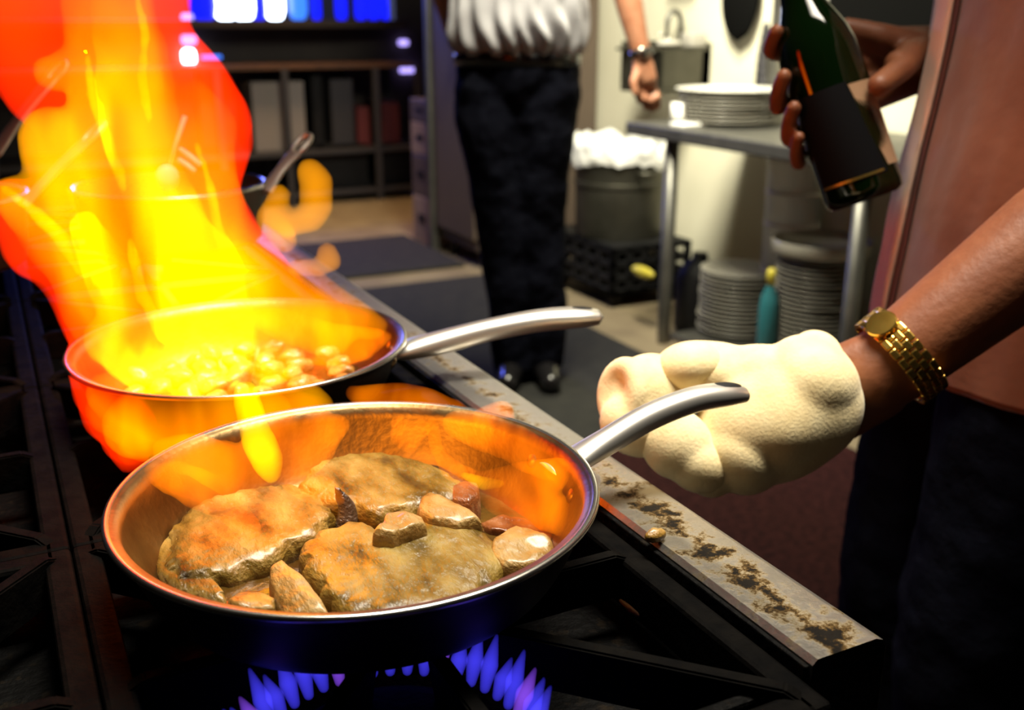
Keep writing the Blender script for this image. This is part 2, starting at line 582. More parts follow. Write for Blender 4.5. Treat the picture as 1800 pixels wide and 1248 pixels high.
# ------------------------------------------------------------------ gas range
RZ = H - 0.305      # rail top
GZ = 0.840          # grate top
TZ = 0.785          # drip tray
rng = thing('gas_range', 'black commercial gas range with a greasy steel front rail', 'stove', K(0, 0.9, 0))
bm = bmesh.new()
# rail: folded steel with rounded front lip
prof = [(0.335, RZ - 0.05), (0.335, RZ - 0.003), (0.338, RZ), (0.378, RZ), (0.383, RZ - 0.002), (0.386, RZ - 0.007), (0.386, RZ - 0.06)]
T0, T1 = 0.325, 2.25
NSEG = 60
rings = []
for i in range(NSEG + 1):
    t = T0 + (T1 - T0) * i / NSEG
    rings.append([bm.verts.new(K(a, t, z)) for a, z in prof])
for i in range(NSEG):
    for k in range(len(prof) - 1):
        bm.faces.new((rings[i][k], rings[i][k + 1], rings[i + 1][k + 1], rings[i + 1][k]))
b3 = bmesh.new()
b3.faces.new([b3.verts.new(v.co + Vector((0, 0.0005, 0))) for v in rings[0]])
obj('end_cap', b3, M['soot'], rng, smooth=False)
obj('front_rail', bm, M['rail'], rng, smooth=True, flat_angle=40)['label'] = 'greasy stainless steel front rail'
bm = bmesh.new(); add_kbox(bm, -0.40, 0.384, 0.327, T1, 0.10, 0.765, 0.004)
obj('body', bm, M['soot'], rng, smooth=False)
bm = bmesh.new()
add_kbox(bm, -0.40, 0.335, 0.33, T1, TZ - 0.015, TZ, 0.003)
add_kbox(bm, -0.40, 0.336, 0.3265, 0.334, TZ - 0.02, RZ - 0.012, 0.002)
obj('drip_tray', bm, M['soot'], rng, smooth=False)
bm = bmesh.new(); add_kbox(bm, 0.3315, 0.3348, 0.3265, T1, TZ - 0.01, RZ - 0.0035, 0.001)
obj('inner_lip', bm, M['soot'], rng, smooth=False)
bm = bmesh.new(); add_kbox(bm, -0.44, -0.40, 0.33, T1, 0.1, 1.25, 0.004)
obj('backguard', bm, M['soot'], rng, smooth=False)
for n0 in (-0.36, 0.34):
    for t0 in (0.36, T1 - 0.06):
        bm = bmesh.new(); add_kbox(bm, n0 - 0.02, n0 + 0.02, t0 - 0.02, t0 + 0.02, 0.0, 0.105, 0.004)
        obj('leg', bm, M['soot'], rng, smooth=False)
burners = []
for n0 in (0.172, -0.145):
    for j in range(5):
        t0 = 0.472 + 0.335 * j
        burners.append((n0, t0))
        bm = bmesh.new()
        c = K(n0, t0, 0)
        if j == 0 and n0 > 0:
            c = onz(690, 1328, TZ + 0.028); c.z = 0
        add_lathe(bm, [(0, TZ), (0.035, TZ), (0.035, TZ + 0.012), (0.056, TZ + 0.016), (0.058, TZ + 0.026), (0.045, TZ + 0.032), (0, TZ + 0.034)], c, 48)
        obj('burner_head', bm, M['iron'], rng, flat_angle=40)

# grates: square frames with fingers reaching for the burner
first = None
for gi, (n0, t0) in enumerate(burners):
    hn, ht = 0.150, 0.160
    where = ['under the front frying pan beside the rail', 'under the blazing second frying pan', 'behind the blazing pan, beside the rail',
             'under the small saucepan at the back', 'last along the rail, past the small saucepan',
             'at the left of the front frying pan', 'at the left of the blazing pan', 'in the back row behind the tall flame',
             'in the back row by the long pan handles', 'in the far back corner of the range'][gi]
    g = thing('burner_grate', 'black cast iron burner grate ' + where, 'grate', K(n0, t0, TZ), 'cast iron grates on the range')
    bm = bmesh.new()
    bw = 0.008
    for s in (-1, 1):
        add_kbox(bm, n0 + s * hn - bw, n0 + s * hn + bw, t0 - ht - bw, t0 + ht + bw, GZ - 0.032, GZ - 0.004, 0.003)
        add_kbox(bm, n0 - hn, n0 + hn, t0 + s * ht - bw, t0 + s * ht + bw, GZ - 0.032, GZ - 0.004, 0.003)
    for sx in (-1, 1):
        for sy in (-1, 1):
            add_kbox(bm, n0 + sx * hn - 0.009, n0 + sx * hn + 0.009, t0 + sy * ht - 0.009, t0 + sy * ht + 0.009, TZ - 0.002, GZ - 0.01, 0.003)
    obj('frame', bm, M['iron'], g, smooth=False)
    for k in range(8):
        a = k * PI / 4
        if k % 2 == 0:
            ro = hn if k % 4 == 0 else ht
            d = Vector((math.cos(a), math.sin(a)))
            ps = (d.x * ro, d.y * ro)
        else:
            ps = (math.copysign(hn, math.cos(a)), math.copysign(ht, math.sin(a)))
        ru = math.hypot(*ps)
        d = Vector((ps[0] / ru, ps[1] / ru))
        sd = Vector((-d.y, d.x))
        bm = bmesh.new()
        # blade: tall at the frame, tip sloping down at the burner
        rin = 0.045
        pr = [(ru, GZ - 0.03), (ru, GZ - 0.006), (ru - 0.012, GZ), (rin + 0.008, GZ), (rin, GZ - 0.004), (rin + 0.012, GZ - 0.03)]
        hw = 0.0045
        A = [bm.verts.new(K(n0 + d.x * r_ + sd.x * hw, t0 + d.y * r_ + sd.y * hw, z)) for r_, z in pr]
        B = [bm.verts.new(K(n0 + d.x * r_ - sd.x * hw, t0 + d.y * r_ - sd.y * hw, z)) for r_, z in pr]
        bm.faces.new(A); bm.faces.new(B[::-1])
        for i in range(len(pr)):
            j = (i + 1) % len(pr)
            bm.faces.new((A[i], B[i], B[j], A[j]))
        bmesh.ops.recalc_face_normals(bm, faces=bm.faces)
        bmesh.ops.bevel(bm, geom=list(bm.edges), offset=0.0012, segments=2, affect='EDGES')
        obj('finger', bm, M['iron'], g, smooth=False)


# scraps on the range
def scrap(name, pts, radii, m, label, cat):
    bm = bmesh.new()
    add_tube(bm, pts, radii, 10)
    return tag(obj(name, bm, m), label, cat)

bm = bmesh.new()
c = onz(1152, 941, RZ + 0.004)
add_sphere(bm, c, (0.0075, 0.0045, 0.0045), 3)
for v in bm.verts:
    v.co += Vector((0, 0, 0.0012)) * noise.noise(v.co * 300)
tag(obj('garlic_clove', bm, M['pasta']), 'small pale garlic piece lying on the steel rail', 'garlic')
pts = [onz(x, y, TZ + 0.004) for x, y in ((1090, 1055), (1110, 1072), (1140, 1085), (1172, 1088), (1200, 1078), (1228, 1064))]
scrap('food_scrap', pts, [.001, .0025, .003, .003, .0027, .001], M['onion'], 'curled brown food scrap on the black drip tray', 'scrap')
pts = [onz(x, y, TZ + 0.004) for x, y in ((1165, 1240), (1180, 1212), (1215, 1198), (1260, 1200), (1300, 1215), (1330, 1228))]
scrap('food_scrap', pts, [.001, .002, .0022, .0022, .002, .001], M['onion'], 'charred strand on the tray by the nearest corner of the range', 'scrap')


# ------------------------------------------------------------------ frying pans
def make_pan(name, label, cx, cy, zr, R, dep, ang, handle, group=None, base_f=0.74, hr=1.0):
    """handle: list of (r from centre, z above rim, half width, half height)"""
    root = thing(name, label, 'pan', (cx, cy, zr - dep), group)
    c = Vector((cx, cy, 0))
    Rb = R * base_f
    w_ = 0.0024
    out, inn = [], []
    N = 10
    for i in range(N + 1):
        f = i / N
        # wall curve: quick round off the base then flaring
        r_ = Rb + (R - 0.006 - Rb) * (f ** 0.75)
        z_ = zr - dep + dep * (f ** 1.6) * 0.97
        out.append((r_ + 0.001, z_))
    bmo = bmesh.new()
    add_lathe(bmo, [(0, zr - dep), (Rb * 0.5, zr - dep)] + out + [(R - 0.0015, zr - 0.0012), (R, zr + 0.0004)], c, 128)
    obj('outer_shell', bmo, M['pan_out'], root)['label'] = 'soot-dark outside of the pan'
    bmi = bmesh.new()
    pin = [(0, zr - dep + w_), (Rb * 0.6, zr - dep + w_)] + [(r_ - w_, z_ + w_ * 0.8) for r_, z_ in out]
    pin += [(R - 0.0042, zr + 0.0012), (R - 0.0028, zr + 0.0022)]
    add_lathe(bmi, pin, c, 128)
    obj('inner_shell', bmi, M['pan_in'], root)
    bml = bmesh.new()
    add_lathe(bml, [(R - 0.0030, zr + 0.0021), (R - 0.0015, zr + 0.0030), (R + 0.0004, zr + 0.0024), (R + 0.0009, zr + 0.0008), (R + 0.0002, zr - 0.0006)], c, 128)
    obj('rim', bml, M['steel'], root)['label'] = 'polished rolled rim'
    d = Vector((math.cos(ang), math.sin(ang), 0)); s = Vector((-d.y, d.x, 0)); up = Vector((0, 0, 1))
    # handle: hollow formed steel, flattened oval section, hole in the end
    bmh = bmesh.new()
    seg = 24
    rings = []
    hp = []
    for i in range(len(handle) - 1):
        a, b = handle[i], handle[i + 1]
        p0 = handle[max(i - 1, 0)]; p3 = handle[min(i + 2, len(handle) - 1)]
        for k in range(8):
            f = k / 8
            def cr(q):
                return 0.5 * ((2 * a[q]) + (-p0[q] + b[q]) * f + (2 * p0[q] - 5 * a[q] + 4 * b[q] - p3[q]) * f * f + (-p0[q] + 3 * a[q] - 3 * b[q] + p3[q]) * f ** 3)
            hp.append((cr(0), cr(1), cr(2), cr(3)))
    hp.append(handle[-1])
    for i, (r_, z_, hw, hh) in enumerate(hp):
        a = hp[max(i - 1, 0)]; b = hp[min(i + 1, len(hp) - 1)]
        tg = (d * (b[0] - a[0]) + up * (b[1] - a[1])).normalized()
        vv = s.cross(tg).normalized()
        if vv.z < 0:
            vv = -vv
        pc = c + d * r_ + up * (zr + z_)
        rings.append([bmh.verts.new(pc + s * hw * math.cos(q) + vv * hh * math.sin(q)) for q in [2 * PI * k / seg for k in range(seg)]])
    for i in range(len(rings) - 1):
        for k in range(seg):
            bmh.faces.new((rings[i][k], rings[i][(k + 1) % seg], rings[i + 1][(k + 1) % seg], rings[i + 1][k]))
    bmh.faces.new(rings[0][::-1])
    # rounded closed end
    e = hp[-1]
    pe = c + d * (e[0] + e[3] * 0.9) + up * (zr + e[1])
    ve = bmh.verts.new(pe)
    for k in range(seg):
        bmh.faces.new((rings[-1][k], rings[-1][(k + 1) % seg], ve))
    ho = obj('handle', bmh, M['handle_steel'], root)
    ho['label'] = 'polished steel handle'
    # hanging hole on top near the end
    bmq = bmesh.new()
    L = handle[-1]
    P2 = handle[-2]
    tg = (d * (L[0] - P2[0]) + up * (L[1] - P2[1])).normalized()
    vv = s.cross(tg)
    if vv.z < 0:
        vv = -vv
    hc = c + d * (P2[0] + 0.002) + up * (zr + P2[1] + P2[3] * 0.93 - 0.0013)
    rot = Matrix((tg, s, vv)).transposed().to_4x4()
    b2 = bmesh.new()
    bmesh.ops.create_icosphere(b2, subdivisions=3, radius=1, matrix=Matrix.Translation(hc) @ rot @ Matrix.Diagonal((0.0125 * hr, 0.0056 * hr, 0.0022 * hr, 1)))
    merge(bmq, b2)
    cut = obj('hanging_hole', bmq, M['black_plastic'], ho)
    cut['label'] = 'dark oval hole in the handle end'
    # rivets inside the wall
    for k in (-0.30, 0.15):
        bmr = bmesh.new()
        q = ang + k
        dq = Vector((math.cos(q), math.sin(q), 0))
        rp = c + dq * (R - 0.0105) + up * (zr - dep * 0.30)
        nrm = (-dq + up * 0.7).normalized()
        rm = nrm.to_track_quat('Z', 'Y').to_matrix().to_4x4()
        bmesh.ops.create_icosphere(bmr, subdivisions=3, radius=1, matrix=Matrix.Translation(rp) @ rm @ Matrix.Diagonal((0.006, 0.006, 0.0032, 1)))
        obj('rivet', bmr, M['pan_in'], root)
    return root


ZR = H - 0.26
H1 = [(0.128, -0.016, 0.013, 0.0045), (0.146, -0.012, 0.0125, 0.007), (0.170, -0.004, 0.0105, 0.0085), (0.205, 0.008, 0.0100, 0.0090),
      (0.240, 0.014, 0.0105, 0.0088), (0.268, 0.0135, 0.0112, 0.0080), (0.284, 0.011, 0.0085, 0.0058)]
P1 = RZ3 @ Vector((-0.0900, 0.546, ZR))
make_pan('frying_pan', 'steel frying pan of browned meat slices in front, handle over the rail', P1.x, P1.y, ZR, 0.14, 0.050, math.radians(27.5) - YAW, H1, 'steel frying pans')
P2 = RZ3 @ Vector((-0.2310, 0.834, ZR))
H2 = [(0.128, -0.018, 0.014, 0.005), (0.146, -0.015, 0.0140, 0.009), (0.175, -0.010, 0.0125, 0.0105), (0.215, -0.002, 0.0115, 0.0100),
      (0.260, 0.004, 0.0125, 0.0100), (0.297, 0.0050, 0.0135, 0.0095), (0.316, 0.004, 0.010, 0.007)]
make_pan('frying_pan', 'steel frying pan blazing with tall fire, second from the front', P2.x, P2.y, ZR, 0.14, 0.050, math.radians(12) - YAW, H2, 'steel frying pans')


# saucepans further back (flat strap handles with a hanging loop)
def make_saucepan(label, cpx, D, R, dep, tip, attach, tipD):
    c = at(cpx[0], cpx[1], D)
    root = thing('saucepan', label, 'pan', (c.x, c.y, c.z - dep), 'steel saucepans at the back of the range')
    cc = Vector((c.x, c.y, 0))
    bm = bmesh.new()
    add_lathe(bm, [(0, c.z - dep), (R * 0.9, c.z - dep), (R * 0.93, c.z - dep + 0.006), (R, c.z - 0.002), (R + 0.001, c.z)], cc, 96)
    add_lathe(bm, [(R - 0.004, c.z + 0.001), (R - 0.003, c.z - 0.004), (R * 0.91, c.z - dep + 0.006), (R * 0.87, c.z - dep + 0.003), (0, c.z - dep + 0.003)], cc, 96)
    obj('bowl', bm, M['dull_steel'], root, recalc=False)
    bm = bmesh.new()
    add_lathe(bm, [(R - 0.004, c.z + 0.001), (R - 0.001, c.z + 0.004), (R + 0.003, c.z + 0.002), (R + 0.001, c.z - 0.002)], cc, 96)
    obj('rim', bm, M['steel'], root)
    a = at(*attach, D * 1.0)
    d0 = (Vector((a.x, a.y, 0)) - cc)
    e = at(*tip, tipD)
    a = cc + d0.normalized() * (R + 0.001) + Vector((0, 0, c.z - 0.01))
    bm = bmesh.new()
    ax = (e - a).normalized(); s = ax.cross(Vector((0, 0, 1))).normalized(); u2 = s.cross(ax)
    L = (e - a).length
    wd = 0.011
    # strap
    nseg = 14
    Ls = L - 0.035
    prv = None
    for i in range(nseg + 1):
        f = i / nseg
        p = a + ax * (Ls * f) + u2 * (0.002 * math.sin(f * PI))
        ww = wd * (0.75 + 0.25 * math.cos(f * PI) ** 2)
        ring = [bm.verts.new(p + s * sx * ww + u2 * sz * 0.0035) for sx, sz in ((-1, -0.3), (-0.7, -1), (0.7, -1), (1, -0.3), (1, 0.6), (0.7, 1), (-0.7, 1), (-1, 0.6))]
        if prv:
            for k in range(8):
                bm.faces.new((prv[k], prv[(k + 1) % 8], ring[(k + 1) % 8], ring[k]))
        else:
            bm.faces.new(ring[::-1])
        prv = ring
    bm.faces.new(prv)
    # loop
    cl = a + ax * (Ls + 0.016)
    lp = [cl + ax * (0.019 * math.cos(q)) + s * (0.010 * math.sin(q)) for q in [2 * PI * k / 28 for k in range(29)]]
    add_tube(bm, lp, 0.0034, 10, up=u2)
    obj('handle', bm, M['strap_steel'], root, flat_angle=50)['label'] = 'flat steel handle with a loop end'
    return root


make_saucepan('small steel saucepan seen through the flame behind the blazing pan', (300, 326), 1.30, 0.117, 0.07, (543, 237), (436, 296), 1.36)
make_saucepan('saucepan out of the left edge, its long handle lit yellow by the fire', (-150, 350), 1.20, 0.12, 0.08, (182, 216), (20, 290), 1.26)
make_saucepan('rearmost saucepan at the left, its looped handle above the other', (-190, 260), 1.28, 0.12, 0.08, (112, 108), (-20, 200), 1.38)


# ------------------------------------------------------------------ food
def slab(name, outline, z, th, m, amp=0.003, ns=70.0, parent=None, tilt=(0, 0), edge=16.0, rings=30, per=10, lift=None):
    """a thick piece with the plan given by the outline (pixels on plane z): domed edges, uneven top, flat underside"""
    zz = z
    pts = [onz(x, y, zz + th * 0.6) for x, y in outline]
    n = len(pts)
    dense = []
    for i in range(n):
        p0, a, b, p3 = pts[i - 1], pts[i], pts[(i + 1) % n], pts[(i + 2) % n]
        for k in range(per):
            f = k / per
            cr_ = 0.5 * ((2 * a) + (b - p0) * f + (2 * p0 - 5 * a + 4 * b - p3) * f * f + (-p0 + 3 * a - 3 * b + p3) * f ** 3)
            dense.append(cr_ * 0.35 + a.lerp(b, f) * 0.65)
    c = sum(dense, Vector()) / len(dense)
    bm = bmesh.new()

    def tl(p, c):
        q = p - c
        return tilt[0] * q.dot(RGT) + tilt[1] * (RZ3 @ Vector((0, 1, 0))).dot(q)

    def hgt(p, f):
        e = (1 - f ** edge)
        h = th * (max(e, 0) ** 0.5) * (1 - 0.12 * f * f)
        h += (amp * 0.9 * noise.noise(p * ns * 0.6) + amp * 0.3 * noise.noise(p * 170)) * min(1, e * 3)
        h += tl(p, c)
        if lift:
            h += lift(p, c)
        return h
    prev = None
    top0 = bm.verts.new(Vector((c.x, c.y, zz + hgt(c, 0))))
    for r in range(1, rings + 1):
        f = (r / rings) ** 0.5
        ring = []
        for q in dense:
            p = c + (q - c) * f
            jit = 1 + (0.09 * noise.noise(p * 90) + 0.06 * noise.noise(p * 230)) * f
            p = c + (p - c) * jit
            ring.append(bm.verts.new(Vector((p.x, p.y, zz + hgt(p, f)))))
        m_ = len(ring)
        for k in range(m_):
            if prev is None:
                bm.faces.new((top0, ring[k], ring[(k + 1) % m_]))
            else:
                bm.faces.new((prev[k], ring[k], ring[(k + 1) % m_], prev[(k + 1) % m_]))
        prev = ring
    # underside
    low = []
    for v in prev:
        t_ = tl(v.co, c)
        low.append(bm.verts.new(Vector((v.co.x, v.co.y, 0)) * 1.0 + (Vector((c.x, c.y, 0)) - Vector((v.co.x, v.co.y, 0))) * 0.06 + Vector((0, 0, zz - 0.002 + min(t_, 0.0)))))
    m_ = len(low)
    for k in range(m_):
        bm.faces.new((prev[k], low[k], low[(k + 1) % m_], prev[(k + 1) % m_]))
    bm.faces.new(low[::-1])
    return obj(name, bm, m, parent)


FB = ZR - 0.050 + 0.0025     # inside base of the front pan
# sauce pool
bm = bmesh.new()
ring_prev = None
NS = 96
cen = Vector((P1.x, P1.y, 0))
v0 = bm.verts.new(cen + Vector((0, 0, FB + 0.006)))
for r in range(1, 15):
    ring = []
    for k in range(NS):
        a = 2 * PI * k / NS
        rr = 0.111 * r / 14 * (1 + (0.025 * noise.noise(Vector((math.cos(a) * 3, math.sin(a) * 3, 0))) if r == 14 else 0))
        p = cen + Vector((rr * math.cos(a), rr * math.sin(a), 0))
        ring.append(bm.verts.new(p + Vector((0, 0, FB + (0.0055 + 0.0016 * noise.noise(p * 110)) * (1 if r < 14 else 0.6)))))
    for k in range(NS):
        if ring_prev is None:
            bm.faces.new((v0, ring[k], ring[(k + 1) % NS]))
        else:
            bm.faces.new((ring_prev[k], ring[k], ring[(k + 1) % NS], ring_prev[(k + 1) % NS]))
    ring_prev = ring
tag(obj('pan_sauce', bm, M['sauce'], recalc=True), 'shiny brown sauce pooled in the front frying pan', 'sauce', kind='stuff')

fz = FB + 0.004
t_ = slab('meat_slice', [(285, 985), (300, 930), (345, 890), (420, 870), (500, 862), (560, 880), (590, 915), (570, 945), (520, 965), (470, 990), (400, 1012), (350, 1020), (300, 1010)],
          fz, 0.016, M['meat'], 0.0018, 60, tilt=(0.03, 0.06))
tag(t_, 'browned meat slice at the left of the front pan, glossy with juice', 'meat', 'meat slices in the front pan')
t_ = slab('meat_slice', [(522, 985), (560, 945), (625, 932), (660, 950), (700, 975), (720, 940), (790, 922), (850, 935), (885, 975), (870, 1020), (830, 1060), (760, 1085), (660, 1088), (590, 1060), (550, 1025)],
          fz + 0.002, 0.016, M['meat'], 0.0020, 60, tilt=(-0.02, 0.10))
tag(t_, 'large meat slice in the middle of the front pan with curled edge', 'meat', 'meat slices in the front pan')
t_ = slab('meat_slice', [(520, 850), (560, 822), (610, 806), (670, 806), (730, 815), (790, 838), (830, 862), (790, 885), (730, 900), (660, 905), (590, 890), (535, 875)],
          fz + 0.004, 0.018, M['meat'], 0.0018, 60, tilt=(0.0, 0.05))
tag(t_, 'meat slice at the back of the front pan, grey-brown', 'meat', 'meat slices in the front pan')
t_ = slab('meat_slice', [(275, 1010), (272, 960), (300, 905), (340, 890), (330, 940), (310, 990), (330, 1030), (400, 1050), (395, 1062), (320, 1040)],
          fz, 0.008, M['meat'], 0.0012, 90)
tag(t_, 'thin flap of meat lying against the left pan wall', 'meat', 'meat slices in the front pan')
t_ = slab('mushroom_slice', [(398, 1062), (420, 1050), (460, 1048), (488, 1060), (485, 1078), (440, 1082), (405, 1076)], fz, 0.013, M['mushroom'], 0.002, 120)
tag(t_, 'small oval mushroom slice at the front left edge of the pan', 'mushroom', 'mushrooms in the front pan')
t_ = slab('mushroom_slice', [(470, 1010), (495, 1003), (535, 1030), (565, 1062), (580, 1088), (540, 1092), (500, 1085), (480, 1050)], fz + 0.001, 0.017, M['mushroom'], 0.002, 120, tilt=(0.1, 0.2))
tag(t_, 'long pale mushroom slice at the front rim by the middle meat slice', 'mushroom', 'mushrooms in the front pan')
t_ = slab('mushroom_slice', [(868, 955), (905, 938), (950, 945), (978, 965), (968, 990), (930, 1002), (885, 1000), (862, 980)], fz, 0.018, M['mushroom'], 0.003, 120, tilt=(-0.05, 0.1))
tag(t_, 'pale mushroom chunk at the right side of the front pan', 'mushroom', 'mushrooms in the front pan')
t_ = slab('mushroom_slice', [(735, 880), (755, 868), (790, 885), (830, 905), (850, 925), (810, 932), (760, 925), (733, 910)], fz + 0.010, 0.016, M['mushroom'], 0.002, 120)
tag(t_, 'smooth pale mushroom slice leaning behind the middle meat slice', 'mushroom', 'mushrooms in the front pan')
t_ = slab('mushroom_slice', [(655, 945), (680, 915), (715, 905), (748, 915), (752, 930), (720, 940), (690, 950)], fz + 0.014, 0.016, M['mushroom'], 0.003, 150)
tag(t_, 'knobbly mushroom piece resting on the curled edge of the meat', 'mushroom', 'mushrooms in the front pan')
t_ = slab('onion_piece', [(788, 868), (815, 858), (842, 862), (845, 885), (825, 898), (795, 892)], fz, 0.020, M['onion'], 0.001, 120)
tag(t_, 'square browned onion piece near the right rivets', 'onion', 'onions in the front pan')
t_ = slab('onion_piece', [(840, 920), (880, 905), (930, 920), (970, 945), (955, 955), (900, 938), (860, 935)], fz, 0.006, M['onion'], 0.002, 120)
tag(t_, 'flat glazed onion strip above the right mushroom chunk', 'onion', 'onions in the front pan')
t_ = slab('mushroom_slice', [(680, 812), (720, 808), (770, 822), (800, 840), (840, 860), (800, 858), (740, 842), (690, 828)], fz, 0.010, M['dark_mush'], 0.002, 120)
tag(t_, 'dark thin mushroom slice against the far pan wall', 'mushroom', 'mushrooms in the front pan')
# upright dark pointed cap
bm = bmesh.new()
b0 = onz(610, 925, fz + 0.004)
tip = at(588, 866, (b0 - CAM).dot(FWD) - 0.002)
for k in range(10):
    f = k / 9
    p = b0.lerp(tip, f) + Vector((0.004 * math.sin(f * 3), 0, 0))
    add_sphere(bm, p, (0.0085 * (1 - f) ** 0.7 + 0.0008, 0.005 * (1 - f) ** 0.7 + 0.0008, 0.006), 2)
o = tag(obj('mushroom_stalk', bm, M['dark_mush']), 'dark pointed mushroom stem standing up between the meat slices', 'mushroom', 'mushrooms in the front pan')
remesh(o, 0.0011, 3)

# food in the second pan
FB2 = FB
bm = bmesh.new()
cen2 = Vector((P2.x, P2.y, 0))
add_lathe(bm, [(0, FB2 + 0.005), (0.06, FB2 + 0.0052), (0.108, FB2 + 0.005), (0.110, FB2 + 0.002)], cen2, 96)
tag(obj('pan_sauce', bm, M['sauce']), 'burning sauce in the second frying pan', 'sauce', kind='stuff')
rs = random.Random(4)
spots = []
tries = 0
while len(spots) < 42 and tries < 4000:
    tries += 1
    a = rs.uniform(0, 2 * PI); r_ = 0.095 * math.sqrt(rs.random())
    p = Vector((r_ * math.cos(a), r_ * math.sin(a)))
    if all((p - q).length > 0.0225 for q in spots):
        spots.append(p)
chunk = None
for i, p in enumerate(spots):
    if i < 3:
        bm = bmesh.new()
        add_sphere(bm, Vector((0, 0, 0)), (0.013, 0.009, 0.008), 3)
        for v in bm.verts:
            v.co *= 1 + 0.28 * noise.noise(v.co * 130 + Vector((i * 7, 0, 0)))
        chunk = obj('food_chunk', bm, M['pasta'])
        src = chunk if i == 0 else chunk
        srcs = [chunk] if i == 0 else srcs + [chunk]
        o = chunk
    else:
        o = srcs[i % 3].copy()
        COL.objects.link(o)
    o.location = (P2.x + p.x, P2.y + p.y, FB2 + 0.011 + 0.003 * rs.random())
    o.rotation_euler = (rs.uniform(-.4, .4), rs.uniform(-.4, .4), rs.uniform(0, 6))
    tag(o, 'pale food chunk frying under the fire in the second pan', 'food', 'food chunks in the second pan')

# spoon and tongs in the small saucepan, highlights on their steel painted white
bm = bmesh.new()
add_tube(bm, [at(297, 296, 1.27), at(310, 250, 1.265), at(325, 204, 1.26)], [0.0022, 0.0026, 0.003], 12)
add_sphere(bm, at(294, 312, 1.272), (0.014, 0.010, 0.016), 3)
tag(obj('spoon', bm, M['white_plastic']), 'bright spoon standing in the saucepan within the flame', 'spoon')
tg_ = thing('tongs', 'short bright tongs resting over the saucepan rim within the flame', 'tongs', at(345, 292, 1.25))
for a_, b_2 in (((316, 262), (352, 290)), ((314, 281), (342, 301))):
    bm = bmesh.new()
    add_tube(bm, [at(*a_, 1.25), at((a_[0] + b_2[0]) / 2, (a_[1] + b_2[1]) / 2 - 1, 1.248), at(*b_2, 1.245)], [0.0028, 0.0035, 0.003], 12)
    obj('arm', bm, M['white_plastic'], tg_)

# ------------------------------------------------------------------ fire
F = {}
RED = (1.0, 0.008, 0.0)
ORG = (1.0, 0.22, 0.0)
YEL = (1.0, 0.72, 0.0)
F['mantle'] = flame_mat('flame_red', RED, (1.0, 0.022, 0.0), 32, scale=5.0, lo=0.25, hi=0.6, floor=0.35)
F['orange'] = flame_mat('flame_orange', (1.0, 0.12, 0.0), (1.0, 0.36, 0.0), 30, scale=13.0, stretch=(1, 1, 0.28), lo=0.38, hi=0.64, floor=0.10)
F['yellow'] = flame_mat('flame_yellow', (1.0, 0.42, 0.0), YEL, 62, scale=13.0, stretch=(1, 1, 0.25), lo=0.40, hi=0.62, floor=0.06)
F['thin'] = flame_mat('flame_thin', (1.0, 0.13, 0.0), (1.0, 0.21, 0.0), 46, scale=26.0, lo=0.30, hi=0.62, floor=0.16)
F['haze'] = flame_mat('flame_haze', (1.0, 0.16, 0.0), (1.0, 0.30, 0.0), 20, scale=14.0, lo=0.30, hi=0.62, floor=0.15)
F['thin_y'] = flame_mat('flame_thin_yellow', (1.0, 0.35, 0.0), (1.0, 0.62, 0.0), 70, scale=22.0, lo=0.30, hi=0.6, floor=0.2)
F['blob'] = flame_mat('flame_loose', (1.0, 0.26, 0.0), (1.0, 0.36, 0.0), 42, scale=12.0, lo=0.2, hi=0.6, floor=0.6)
F['blue'] = flame_mat('gas_flame_blue', (0.06, 0.05, 1.0), None, 85, scale=None)
F['violet'] = flame_mat('gas_flame_violet', (0.28, 0.08, 1.0), None, 80, scale=None)


def flame_part(name, parent, strokes, m, voxel=0.005, wob=(0.05, 0.012), smooth_it=6, squash=1.0):
    bm = bmesh.new()
    for st in strokes:
        pts = [at(x, y, D) for x, y, r, D in st]
        rad = [r * D / FPX for x, y, r, D in st]
        # fill in between the given stations so the tongue is round and even
        P, R = [], []
        for i in range(len(pts) - 1):
            for k in range(4):
                f = k / 4
                P.append(pts[i].lerp(pts[i + 1], f)); R.append(rad[i] + (rad[i + 1] - rad[i]) * f)
        P.append(pts[-1]); R.append(rad[-1])
        if squash != 1.0:
            vd = RZ3 @ Vector((0, 1, 0))
            for p, r in zip(P, R):
                add_sphere(bm, p, (r, r * squash, r), 3, Matrix.Rotation(-YAW, 4, 'Z'))
        else:
            add_chain(bm, P, R, 3, 20)
    o = obj(name, bm, m, parent)
    remesh(o, voxel, smooth_it)
    if wob:
        displace(o, *wob)
    return o


D2 = (P2 - CAM).dot(FWD)
D1 = (P1 - CAM).dot(FWD)
big = thing('flame', 'tall yellow and red flame roaring up from the second frying pan', 'flame', (P2.x, P2.y, ZR - 0.04))
a = D2
flame_part('flame_mantle', big, [
    [(40, -60, 130, a), (60, 60, 100, a), (105, 150, 95, a), (150, 190, 95, a)],
    [(240, -60, 100, a), (235, 40, 92, a), (255, 110, 100, a), (290, 180, 125, a), (330, 230, 110, a), (290, 330, 120, a)],
    [(380, 190, 52, a), (420, 245, 22, a), (380, 300, 40, a)],
    [(40, 370, 60, a), (70, 430, 68, a), (130, 470, 60, a), (170, 540, 75, a), (220, 590, 95, a - .02)],
    [(240, 300, 140, a), (240, 400, 150, a), (270, 500, 160, a), (330, 600, 130, a)],
    [(160, 620, 44, a - .05), (185, 680, 55, a - .08), (215, 740, 55, a - .12), (232, 800, 36, a - .16)],
    [(330, 390, 100, a), (400, 470, 90, a), (450, 530, 80, a)],
    [(240, 200, 150, a + .02), (200, 270, 130, a + .02)],
], F['mantle'], 0.006, (0.06, 0.014))
